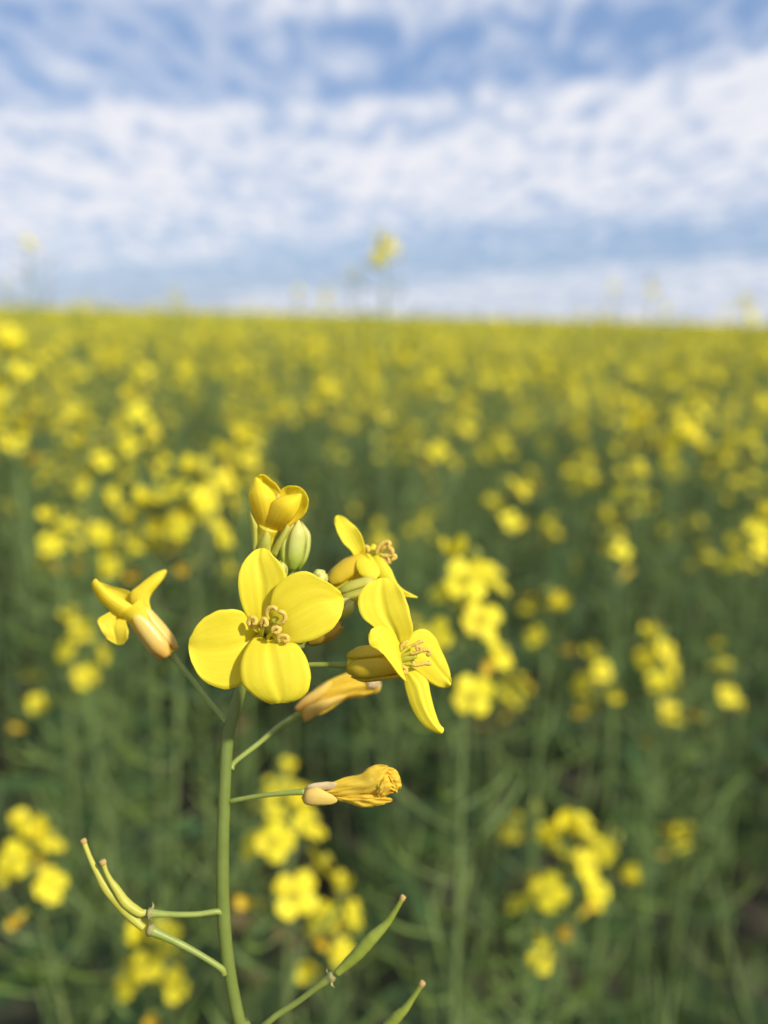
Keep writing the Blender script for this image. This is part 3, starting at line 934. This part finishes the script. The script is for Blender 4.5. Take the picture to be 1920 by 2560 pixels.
def leaf_geo(ln, wd, droop, nv=6):
    V = []
    for j in range(nv):
        s = j / (nv - 1)
        w = wd * math.sin(math.pi * min(1, (0.12 + 0.88 * s)) ** 0.8) * 0.5 + .0008
        x = ln * s
        z = ln * (0.55 * s - droop * s * s)
        for q in (-1, 0, 1):
            V.append((x, w * q, z + abs(q) * w * 0.35))
    return np.array(V), grid_faces(nv, 3)


LEAF_ME = []
LEAF_G = []
for ln, wd, dr in ((.07, .012, .3), (.10, .018, .6), (.15, .05, .75), (.05, .008, .1)):
    V, F = leaf_geo(ln, wd, dr)
    LEAF_G.append((V, F))
    LEAF_ME.append(mesh_from('leaf', V, F, [0] * len(F), ['far_leaf']))

UP = Vector((0, 0, 1))


def raceme(axis_pts, rgen, nflow, npod, spread=0.022, hi=False, droop=0.0, length=.036):
    """flowering end of a stem: (flowers [(kind, pos, dir)], buds [pos], pods tubes, pedicels tubes)"""
    A = cat_rom(axis_pts, 60)
    seg = np.linalg.norm(np.diff(A, axis=0), axis=1)
    cum = np.concatenate([[0], np.cumsum(seg)])
    tot = cum[-1]

    def at(sback):
        s = max(0, tot - sback)
        i = min(np.searchsorted(cum, s), 59)
        return A[i]
    top = A[-1]
    fl, bd, pd, pe = [], [], [], []
    ga = 2.4
    a = rgen.uniform(0, 6.3)
    for k in range(nflow):
        a += ga + rgen.uniform(-.3, .3)
        t = (k + .5) / nflow
        p0 = at(.004 + length * t)
        r = spread * (0.35 + 0.75 * t) * rgen.uniform(.75, 1.15)
        up = spread * rgen.uniform(.55, .95) * (1.1 - .7 * t) - droop * t * spread
        p1 = p0 + np.array([math.cos(a) * r, math.sin(a) * r, up])
        d = np.array([math.cos(a) * (0.35 + .7 * t), math.sin(a) * (0.35 + .7 * t), rgen.uniform(.35, 1.0) - droop * t * .6]) + np.array([.12, -.25, .15])
        kind = 'open'
        if t < .12:
            kind = 'half'
        elif t > .72 and rgen.random() < .6:
            kind = 'old'
        elif rgen.random() < .12:
            kind = 'half'
        fl.append((kind, p1, d))
        pe.append(([p0, (p0 + p1) / 2 + np.array([0, 0, -.002]), p1], [.0006, .0005, .0006]))
    for k in range(5 if nflow else 0):
        b = rgen.uniform(0, 6.3)
        bd.append(top + np.array([math.cos(b) * .005, math.sin(b) * .005, rgen.uniform(.002, .010)]))
    for k in range(npod):
        a += ga + rgen.uniform(-.4, .4)
        p0 = at(.014 + length + .0125 * k + rgen.uniform(0, .006))
        c, s = math.cos(a), math.sin(a)
        lp = rgen.uniform(.012, .022)
        p1 = p0 + np.array([c * lp, s * lp, lp * rgen.uniform(.05, .6)])
        lq = rgen.uniform(.018, .05) * min(1, .5 + k * .08)
        up = rgen.uniform(.5, 1.0)
        p2 = p1 + np.array([c * lq * .6, s * lq * .6, lq * .45 * up])
        p3 = p2 + np.array([c * lq * .3, s * lq * .3, lq * .6 * up])
        pe.append(([p0, p1], [.0006, .0006]))
        pd.append(([p1, p2, p3], [.0008, .0016, .0005]))
    return fl, bd, pd, pe


def plant_spec(seed, H, nb, lean=(0, 0), nflow=6, npod=12, hi=False, droop=0.0, leaves=5, topbend=0.03, length=.036, spread=.022):
    """geometry lists for one field plant with its root at the origin and its top at height H"""
    r = random.Random(seed)
    fl, bd, pods, tubes, lv = [], [], [], [], []
    b1 = np.array([r.uniform(-topbend, topbend), r.uniform(-topbend, topbend), 0])
    tip = np.array([lean[0], lean[1], H])
    main = [np.zeros(3), tip * .3 + b1 * .4, tip * .65 + b1, tip * .9 + b1 * .4, tip]
    tubes.append((main, [.0042, .0034, .0024, .0016, .0009]))
    o = raceme(main, r, nflow, npod, spread, hi, droop, length)
    fl += o[0]; bd += o[1]; pods += o[2]; tubes += o[3]
    mc = cat_rom(main, 100)
    for k in range(nb):
        s = r.uniform(.35, .8)
        p0 = mc[int(s * 99)]
        a = r.uniform(0, 6.3)
        top = min(H * r.uniform(.78, 1.0), H)
        rad = r.uniform(.05, .14)
        up = max(.08, top - p0[2])
        p3 = p0 + np.array([math.cos(a) * rad, math.sin(a) * rad, up])
        p1 = p0 + (p3 - p0) * .3 + np.array([math.cos(a), math.sin(a), 0]) * rad * .35
        p2 = p0 + (p3 - p0) * .68 + np.array([math.cos(a), math.sin(a), 0]) * rad * .25
        br = [p0, p1, p2, p3]
        tubes.append((br, [.002, .0017, .0013, .0008]))
        o = raceme(br, r, max(0, nflow - r.randint(1, 4)) if nflow else 0, int(npod * min(1, up / .25) * .8), spread, hi, droop, length)
        fl += o[0]; bd += o[1]; pods += o[2]; tubes += o[3]
        lv.append((0 if r.random() < .6 else 1, p0, a + r.uniform(-.4, .4), r.uniform(.8, 1.3)))
    for k in range(leaves):
        s = r.uniform(.08, .6)
        lv.append((2 if s < .3 else r.choice((0, 1, 1)), mc[int(s * 99)], r.uniform(0, 6.3), r.uniform(.7, 1.2)))
    return fl, bd, pods, tubes, lv


def dir_mat(pos, d, spin, sc=1.0):
    q = Vector(d).normalized().to_track_quat('Z', 'Y')
    return Matrix.Translation(Vector(pos)) @ q.to_matrix().to_4x4() @ Matrix.Rotation(spin, 4, 'Z') @ Matrix.Scale(sc, 4)


def tubes_mesh(tb, mat_index=0, ns=4, mb=None, k=3):
    mb = mb or MB()
    for pts, rad in tb:
        mb.tube(pts, rad, mat_index, ns=ns, nl=max(k, 2 * len(pts)) if len(pts) > 2 else 2, cap=False)
    return mb


def octa(p, r, h):
    V = np.array([(0, 0, 0), (r, 0, h * .5), (0, r, h * .5), (-r, 0, h * .5), (0, -r, h * .5), (0, 0, h)]) + p
    F = [(0, 2, 1), (0, 3, 2), (0, 4, 3), (0, 1, 4), (5, 1, 2), (5, 2, 3), (5, 3, 4), (5, 4, 1)]
    return V, F


def build_plant(spec, near=False):
    """a top-level plant with its parts; returns the root (at the origin)"""
    fl, bd, pods, tubes, lv = spec
    root = empty('rapeseed_plant', (0, 0, 0))
    ns = 8 if near else 4
    tubes_mesh(tubes, 0, ns).build('stem', ['far_stem'], root)
    if pods:
        o = tubes_mesh(pods, 0, ns).build('pod_spray', ['far_pod'], root)
        o['kind'] = 'stuff'
    if bd:
        b = MB()
        for p in bd:
            b.add(*octa(p, .0022, .008))
        b.build('bud_cluster', ['far_bud'], root)['kind'] = 'stuff'
    r = random.Random(len(fl) * 7 + len(pods))
    for kind, pos, d in fl:
        M = dir_mat(pos, d, r.uniform(0, 6.3), r.uniform(.9, 1.15) * (.95 if near else 1.0))
        if near:
            me, pets = NEAR[kind]
            f = bpy.data.objects.new('flower', me)
            COL.objects.link(f)
            f.parent = root
            f.matrix_local = M
            for pm in pets:
                po = bpy.data.objects.new('petal', pm)
                COL.objects.link(po)
                po.parent = f
        else:
            f = bpy.data.objects.new('flower', FLOW_ME[kind, r.randrange(3 if kind == 'open' else 2)])
            COL.objects.link(f)
            f.parent = root
            f.matrix_local = M
    for k, p, a, s in lv:
        l = bpy.data.objects.new('leaf', LEAF_ME[k])
        COL.objects.link(l)
        l.parent = root
        l.location = tuple(p)
        l.rotation_euler = (0, 0, a)
        l.scale = (s, s, s)
    return root


def copy_tree(o, parent=None):
    c = o.copy()
    COL.objects.link(c)
    c.parent = parent
    for ch in o.children:
        copy_tree(ch, c)
    return c


# ------------------------------------------------------------------ ground
def make_ground():
    xs = np.concatenate([-np.geomspace(1500, 1.5, 40), np.linspace(-1.4, 1.4, 29), np.geomspace(1.5, 1500, 40)])
    ys = np.concatenate([-np.geomspace(1500, 1.0, 14), np.linspace(-.8, 4, 49), np.geomspace(4.2, 1500, 60)])
    V = []
    g = np.random.default_rng(2)
    for y in ys:
        for x in xs:
            xx = max(-150, min(150, x))
            z = -0.0235 * xx + 0.012 * math.sin(x * 1.3 + .7) * math.sin(y * .9)
            z -= min(0.00004 * max(0.0, y - 45) ** 2, 40)
            if abs(x) < 3 and -1 < y < 5:
                z += g.uniform(-.012, .012)
            V.append((x, y, z))
    o = link('ground', V, grid_faces(len(ys), len(xs)), ['soil'])
    o['kind'] = 'structure'
    o['label'] = 'dark soil of the field between the plants'
    return o


make_ground()


def gz(x, y):
    xx = max(-150, min(150, x))
    return -0.0235 * xx + 0.012 * math.sin(x * 1.3 + .7) * math.sin(y * .9) - min(0.00004 * max(0.0, y - 45) ** 2, 40)


# ------------------------------------------------------------------ plants that can be told apart
# head of the plant: pixel, distance (m along the view axis), flowers, side branches, lean of the top, droop, label
NAMED = [
    (1165, 1500, .43, 9, 1, (.02, .03), .5, 'rapeseed plant with the widest blurred head of star-shaped flowers, right behind the sharp one'),
    (725, 2090, .43, 8, 0, (.03, .02), .7, 'rapeseed plant with bunched yellow flowers behind the stalks of the sharp plant'),
    (60, 2140, .50, 6, 0, (-.04, .02), .4, 'rapeseed plant with a tight bright head in front of bare stems, beside the curved pods'),
    (385, 2390, .52, 7, 0, (.02, .03), .8, 'rapeseed plant with a drooping flower head below the two curved pods'),
    (845, 2300, .60, 5, 0, (0, .04), .8, 'rapeseed plant with a dim pale head crossed by the straight green pod'),
    (1335, 2290, .56, 4, 0, (-.02, .02), 1.1, 'rapeseed plant with one long hanging yellow head and a fading orange blossom'),
    (1525, 2150, .66, 2, 0, (.04, .02), .2, 'rapeseed plant with a sparse tip of two small flowers above dark stalks'),
    (1330, 2080, .70, 1, 0, (.0, .03), .3, 'short rapeseed plant with a single bright flower among bare stalks'),
    (480, 1240, .62, 8, 1, (-.02, .02), .9, 'rapeseed plant with an arched chain of flowers beside the half open top flower'),
    (385, 1310, .66, 7, 0, (-.02, .02), .6, 'rapeseed plant with a stacked head next to the arched chain of flowers'),
    (150, 1350, .72, 6, 1, (.02, .03), .8, 'rapeseed plant with a long slanting head and one orange blossom'),
    (200, 1600, .72, 5, 0, (-.02, .02), .4, 'rapeseed plant with a small head behind the left-turned flower'),
    (95, 1750, .78, 4, 0, (.02, .02), .3, 'rapeseed plant with a small dull head topped by yellowing buds'),
    (1370, 1550, .72, 4, 0, (.02, .02), .5, 'rapeseed plant with a slight head of three flowers beside the widest blurred head'),
    (1490, 1690, .78, 5, 0, (.02, .03), .8, 'rapeseed plant with a head hanging in two tiers over dark stalks'),
    (1640, 1640, .78, 6, 0, (-.02, .03), .4, 'rapeseed plant with a loose head of four spaced flowers'),
    (1820, 1730, .72, 4, 0, (.02, .02), .9, 'rapeseed plant with a narrow slanting bright flower cluster'),
    (1660, 1810, .80, 3, 0, (.0, .02), .3, 'rapeseed plant with a round cluster of two flowers below the loose head'),
    (1535, 1400, .85, 2, 0, (.0, .03), .6, 'rapeseed plant with a lone bright tilted flower standing apart over green'),
    (1715, 1070, 1.0, 9, 1, (.02, .02), .5, 'rapeseed plant with a large bushy head, higher than its green neighbours'),
    (1580, 1200, 1.0, 3, 0, (.0, .02), .4, 'rapeseed plant with one upright oval blossom in a green gap'),
    (1880, 1340, .85, 6, 0, (-.02, .02), .4, 'rapeseed plant with a compact bright head over a dark gap'),
    (330, 1060, .95, 8, 0, (.02, .02), .4, 'rapeseed plant with a bright triangular head standing clear of the crop'),
    (5, 900, .75, 9, 1, (-.01, .02), 1.2, 'tall rapeseed plant with a long bright head at the edge of the crop'),
    (15, 1085, .80, 6, 0, (-.01, .02), .7, 'rapeseed plant with a bright head beneath the tall long head'),
    (962, 645, 1.15, 6, 0, (.0, .02), .8, 'tall rapeseed plant with one yellow head rising clear above the horizon'),
    (885, 700, 1.9, 2, 0, (.0, .02), .2, 'thin faint rapeseed plant just topping the horizon'),
    (68, 630, 1.5, 2, 0, (.0, .02), .2, 'very tall pale rapeseed plant alone against low blue sky'),
    (740, 745, 2.0, 2, 0, (.0, .02), .2, 'thin faint rapeseed plant just topping the horizon'),
    (1530, 735, 2.1, 2, 0, (.0, .02), .2, 'thin faint rapeseed plant just topping the horizon'),
    (1630, 715, 2.1, 2, 0, (.0, .02), .2, 'thin faint rapeseed plant just topping the horizon'),
    (1865, 775, 1.7, 4, 0, (.0, .02), .2, 'thin faint rapeseed plant just topping the horizon'),
    (1270, 1265, .80, 4, 0, (.0, .02), .9, 'rapeseed plant with a pointed bright blossom over darker stems'),
    (610, 1140, .88, 7, 0, (.02, .02), .2, 'rapeseed plant with a wide arching head left of the half open flower'),
    (1100, 1150, .95, 4, 0, (.0, .02), .3, 'rapeseed plant with a small bright knot of blossom above the side-on flower'),
]
for i, (x, y, d, nf, nb, lean, droop, lab) in enumerate(NAMED):
    hd = P(np.array(float(x)), np.array(float(y)), np.array(d * 1000.0))
    # root below the head, pushed away by the lean
    rx, ry = hd[0] - lean[0], hd[1] + .01 - lean[1]
    H = hd[2] - gz(rx, ry) + .012
    near = d < .8
    big = nf >= 8
    spec = plant_spec(300 + i, H, nb, (hd[0] - rx, hd[1] - ry), nf + (2 if nf > 4 and y > 800 else 0), 16 if near else 12, near, droop=droop, leaves=6, topbend=.015,
                      length=(.065 if big else .042) if d < .9 else (.035 if y > 700 else .022), spread=.015 if big else .011)
    root = build_plant(spec, near)
    root.location = (rx, ry, gz(rx, ry))
    root['label'] = lab
    root['category'] = 'plant'
    root['group'] = 'rapeseed plants of the field'

# bare stalks close by, gone to seed
STALKS = [(445, 1640, .52), (165, 1740, .60), (300, 1960, .56), (1000, 2010, .62), (1245, 1930, .70), (1440, 2230, .60), (1760, 2130, .66),
          (1860, 1900, .80), (640, 2210, .66), (60, 2330, .55), (880, 2420, .58), (1180, 2420, .62), (1650, 2430, .62)]
SEED_LABEL = 'blurred rapeseed plant without flowers, only green stalks and pods'
for i, (x, y, d) in enumerate(STALKS):
    hd = P(np.array(float(x)), np.array(float(y)), np.array(d * 1000.0))
    rr_ = random.Random(900 + i)
    lean = (rr_.uniform(-.16, .16), rr_.uniform(-.06, .08))
    rx, ry = hd[0] - lean[0], hd[1] - lean[1]
    root = build_plant(plant_spec(600 + i, hd[2] - gz(rx, ry), rr_.choice((1, 2, 2)), lean, 0, 14, True, leaves=3, topbend=.02), False)
    root.location = (rx, ry, gz(rx, ry))
    root['label'] = SEED_LABEL
    root['category'] = 'plant'
    root['group'] = 'plants gone to seed'

# ------------------------------------------------------------------ the rest of the plants near by
PROTO = []
vr = random.Random(77)
SPECS = []
for i in range(10):
    SPECS.append(plant_spec(50 + i, 1.0, vr.choice((0, 1, 1, 2)), (vr.uniform(-.06, .06), vr.uniform(-.06, .06)), vr.choice((4, 6, 7, 8)), vr.choice((10, 13, 16)),
                            droop=vr.uniform(0, .8), leaves=5, spread=vr.uniform(.010, .016), length=vr.uniform(.025, .05)))
for i in range(5):      # gone to seed: pods only
    SPECS.append(plant_spec(80 + i, 1.0, vr.choice((2, 3)), (vr.uniform(-.06, .06), vr.uniform(-.06, .06)), 0, 18, leaves=5))
NFL = 10
FIELD_LABEL = 'ordinary blurred rapeseed plant of the standing crop, green pods below a small yellow head'


def place_field(y0, y1, dens, rg_, margin=0.12, slope=0.46):
    """ground positions seen by the camera between two distances"""
    out = []
    n = int(dens * (slope * 2 * (y1 * y1 - y0 * y0) / 2 + 2 * margin * (y1 - y0)))
    for _ in range(n):
        y = math.sqrt(rg_.uniform(y0 * y0, y1 * y1))
        x = rg_.uniform(-1, 1) * (slope * y + margin)
        out.append((x, y))
    return out


fr = random.Random(4)
NEARPOS = []
tries = place_field(0.62, 2.75, 84, fr)
fr.shuffle(tries)
for x, y in tries:
    if len(NEARPOS) >= 262:
        break
    if any((x - a) ** 2 + (y - b) ** 2 < (.045) ** 2 for a, b in NEARPOS):
        continue
    NEARPOS.append((x, y))


NEARPOS = [p for i, p in enumerate(NEARPOS) if p[1] > 1.25 or i % 5 < 3]


def field_height(x, y, r):
    h = r.gauss(.885, .095)
    if y < 1.3:
        h = r.gauss(.58 + .25 * (y - .6), .08)       # thin, low margin in front of the standing crop
    return min(max(h, .42), 1.03)


used = [None] * len(SPECS)
for i, (x, y) in enumerate(sorted(NEARPOS, key=lambda p: p[1])):
    k = NFL + fr.randrange(5) if fr.random() < (.62 if y < 1.3 else .07) else fr.randrange(NFL)
    if used[k] is None:
        used[k] = build_plant(SPECS[k])
        o = used[k]
    else:
        o = copy_tree(used[k])
    h = field_height(x, y, fr)
    o.location = (x, y, gz(x, y))
    tl = .20 if y < 1.5 else .08
    o.rotation_euler = (fr.uniform(-tl, tl), fr.uniform(-tl, tl), fr.uniform(0, 6.283))
    o.scale = (1, 1, h)
    o['label'] = FIELD_LABEL if k < NFL else SEED_LABEL
    o['category'] = 'plant'
    o['group'] = 'ordinary plants of the crop' if k < NFL else 'plants gone to seed'
    # undo the squash on flowers is not needed: heights differ by little

# ------------------------------------------------------------------ the crop beyond, as one mass
def quads_from_spec(spec, r):
    mb = MB()
    fl, bd, pods, tubes, lv = spec
    big_t = [t for t in tubes if len(t[0]) >= 4]
    sml = [t for t in tubes if len(t[0]) < 4]
    for pts, rad in big_t:
        mb.tube(pts, [q * 1.15 for q in rad], 0, ns=3, nl=6, cap=False)
    for pts, rad in sml[::2]:
        mb.tube([pts[0], pts[-1]], [rad[0], rad[-1]], 0, ns=3, nl=2, cap=False)
    for pts, rad in pods:
        mb.tube(pts, rad, 1, ns=3, nl=3, cap=False)
    for kind, pos, d in fl:
        V, F, fm, mats = FLOW[kind, 0]
        M = np.array(dir_mat(pos, d, r.uniform(0, 6), 1.05))
        Vw = V @ M[:3, :3].T + M[:3, 3]
        keep = [f for f, m in zip(F, fm) if m == 2]
        mb.add(Vw, keep, m=3 if kind == 'old' else 2)
    for k, p, a, s in lv:
        V, F = LEAF_G[k]
        mb.add(rotz(V * s, a) + p, F, m=4)
    V = np.vstack(mb.v)
    # triangles/quads padded to quads
    Fq = np.array([f if len(f) == 4 else (f[0], f[1], f[2], f[2]) for f in mb.f], dtype=np.int64)
    return V, Fq, np.array(mb.m, dtype=np.int32)


def big_mesh(name, parts, mats):
    """parts: list of (V, quads, mat) numpy arrays -> one object, quickly"""
    off = 0
    VV, FF, MM = [], [], []
    for V, F, m in parts:
        VV.append(V)
        FF.append(F + off)
        MM.append(m)
        off += len(V)
    V = np.vstack(VV).astype(np.float32)
    F = np.vstack(FF).astype(np.int32)
    m = np.concatenate(MM)
    me = bpy.data.meshes.new(name)
    me.vertices.add(len(V))
    me.vertices.foreach_set('co', V.ravel())
    me.loops.add(F.size)
    me.loops.foreach_set('vertex_index', F.ravel())
    me.polygons.add(len(F))
    me.polygons.foreach_set('loop_start', np.arange(0, F.size, 4, dtype=np.int32))
    me.polygons.foreach_set('loop_total', np.full(len(F), 4, dtype=np.int32))
    for mn in mats:
        me.materials.append(MATS[mn])
    me.polygons.foreach_set('material_index', m.astype(np.int32))
    me.update(calc_edges=True)
    me.validate()
    o = bpy.data.objects.new(name, me)
    COL.objects.link(o)
    return o


CM = ['far_stem', 'far_pod', 'far_petal', 'far_petal_old', 'far_leaf', 'dry_leaf']
QS = [quads_from_spec(s, vr) for s in SPECS]
cr_ = random.Random(9)
parts = []
side = [(x, y) for x, y in place_field(.25, 2.75, 34, cr_, .9, .95) if abs(x) > .48 * y + .2]      # the crop goes on to both sides
for x, y in place_field(2.75, 7.0, 42, cr_, .3, .85) + side:
    if abs(x) > .5 * y + .4 and y > 2.75 and cr_.random() < .4:
        continue
    V, F, m = QS[cr_.randrange(NFL) if cr_.random() < .8 else cr_.randrange(len(QS))]
    h = min(cr_.gauss(.92, .06), 1.04)
    if y < 2.75:
        h *= .93
    elif cr_.random() < .07:
        h = cr_.uniform(1.04, 1.19)
    a = cr_.uniform(0, 6.283)
    parts.append((rotz(V * np.array([1, 1, h]), a) + np.array([x, y, gz(x, y)]), F, m))
o = big_mesh('flowering_crop', parts, CM)
o['kind'] = 'stuff'
o['label'] = 'dense flowering rapeseed crop further back, single plants no longer distinct'
o['category'] = 'crop'

# far heads
ng = np.random.default_rng(12)
parts = []


def head_clump(r):
    mb = MB()
    for k in range(6):
        a = r.uniform(0, 6.3)
        rr = r.uniform(.004, .028)
        p = np.array([math.cos(a) * rr, math.sin(a) * rr, r.uniform(-.035, .015)])
        V = far_petal_geo(.024, .016, r.uniform(-.004, .004), 2, 2)
        t = r.uniform(-.9, .9)
        c, s = math.cos(t), math.sin(t)
        W_ = (V[0] - np.array([.012, 0, 0])) @ np.array([[c, 0, s], [0, 1, 0], [-s, 0, c]])
        mb.add(rotz(W_, r.uniform(0, 6.3)) + p, V[1], m=2)
    for k in range(5):
        a = r.uniform(0, 6.3)
        c, s = math.cos(a), math.sin(a)
        z0 = -.05 - .05 * k
        mb.add([(0, 0, z0), (c * .05, s * .05, z0 + .05), (c * .052, s * .05, z0 + .056), (0, 0, z0 + .008)], [(0, 1, 2, 3)], m=1)
    mb.add([(-.0025, 0, -.5), (.0025, 0, -.5), (.0015, 0, 0), (-.0015, 0, 0)], [(0, 1, 2, 3)], m=0)
    mb.add([(0, -.0025, -.5), (0, .0025, -.5), (0, .0015, 0), (0, -.0015, 0)], [(0, 1, 2, 3)], m=0)
    return np.vstack(mb.v), np.array(mb.f, dtype=np.int64), np.array(mb.m, dtype=np.int32)


HC = [head_clump(cr_) for _ in range(8)]
for (ya, yb, dn, sc_) in ((7.0, 14, 70, 1.0), (14, 30, 26, 1.5), (30, 60, 5, 2.4)):
    for x, y in place_field(ya, yb, dn, cr_, .5, .85):
        V, F, m = HC[cr_.randrange(8)]
        h = min(cr_.gauss(.90, .085), 1.13)
        parts.append((rotz(V * sc_, cr_.uniform(0, 6.283)) + np.array([x, y, gz(x, y) + h]), F, m))
o = big_mesh('distant_crop', parts, CM)
o['kind'] = 'stuff'
o['label'] = 'distant yellow blossom of the crop along the horizon'
o['category'] = 'crop'


def far_canopy():
    xs = np.linspace(-90, 90, 181)
    ys = np.concatenate([[8.6], np.linspace(9, 30, 70), np.geomspace(31, 160, 60)])
    g = np.random.default_rng(3)
    V = [(x, y, gz(x, y) + (.80 if y > 8.8 else -.05) + g.uniform(-.07, .07)) for y in ys for x in xs]
    o = link('crop_canopy', V, grid_faces(len(ys), len(xs)), ['far_canopy'])
    o['kind'] = 'stuff'
    o['label'] = 'closed green and yellow canopy of the crop far back'
    o['category'] = 'crop'


far_canopy()

# ------------------------------------------------------------------ undergrowth: side stalks, pods and leaves between the plants
ug = random.Random(21)
parts = []


def blade(p, d, ln, w, bend, m):
    """thin arched stalk or pod as two crossed strips"""
    d = np.asarray(d, float)
    d /= np.linalg.norm(d)
    s = np.cross(d, (0, 0, 1.0))
    nn = np.linalg.norm(s)
    s = s / nn if nn > 1e-3 else np.array([1.0, 0, 0])
    t = np.cross(s, d)
    A = np.array([p + d * ln * f + np.array([0, 0, bend * ln * f * f]) for f in (0, .33, .66, 1)])
    V, F = [], []
    for side in (s, t):
        b = len(V)
        for j, a in enumerate(A):
            ww = w * (1, 1, .85, .4)[j]
            V += [a - side * ww, a + side * ww]
        F += [(b + 2 * j, b + 2 * j + 1, b + 2 * j + 3, b + 2 * j + 2) for j in range(3)]
    return np.array(V), np.array(F, dtype=np.int64), np.full(len(F), m, dtype=np.int32)


for x, y in place_field(.75, 4.2, 190, ug, .2):
    if y < 1.5 and ug.random() < .4:
        continue
    g0 = gz(x, y)
    top = .78 if y > 1.4 else .50
    z = g0 + ug.uniform(0.02, top)
    a = ug.uniform(0, 6.283)
    u_ = ug.random()
    if u_ < .42:      # side stalk
        parts.append(blade(np.array([x, y, z * .6 + g0 * .4]), (math.cos(a), math.sin(a), ug.uniform(.3, 2.5)), ug.uniform(.10, .32), ug.uniform(.0009, .0019), ug.uniform(-.2, .3), 0))
    elif u_ < .62:    # pod
        parts.append(blade(np.array([x, y, z]), (math.cos(a), math.sin(a), ug.uniform(.1, 1.5)), ug.uniform(.03, .07), ug.uniform(.0012, .0022), .2, 1))
    elif u_ < .95:
        V, F = LEAF_G[ug.choice((0, 1, 1, 2))]
        s = ug.uniform(.7, 1.3)
        t = ug.uniform(-.5, .7)
        c, q = math.cos(t), math.sin(t)
        W_ = (V * s) @ np.array([[c, 0, q], [0, 1, 0], [-q, 0, c]])
        parts.append((rotz(W_, a) + np.array([x, y, z * .75 + g0 * .25]), np.array(F, dtype=np.int64), np.full(len(F), 4, dtype=np.int32)))
    else:
        V, F = LEAF_G[ug.choice((1, 2))]
        parts.append((rotz(V * ug.uniform(.5, 1.0), a) + np.array([x, y, g0 + ug.uniform(0, .22)]), np.array(F, dtype=np.int64), np.full(len(F), 5, dtype=np.int32)))
o = big_mesh('undergrowth', parts, CM)
o['kind'] = 'stuff'
o['label'] = 'tangle of stalks, pods and leaves between the plants'
o['category'] = 'undergrowth'
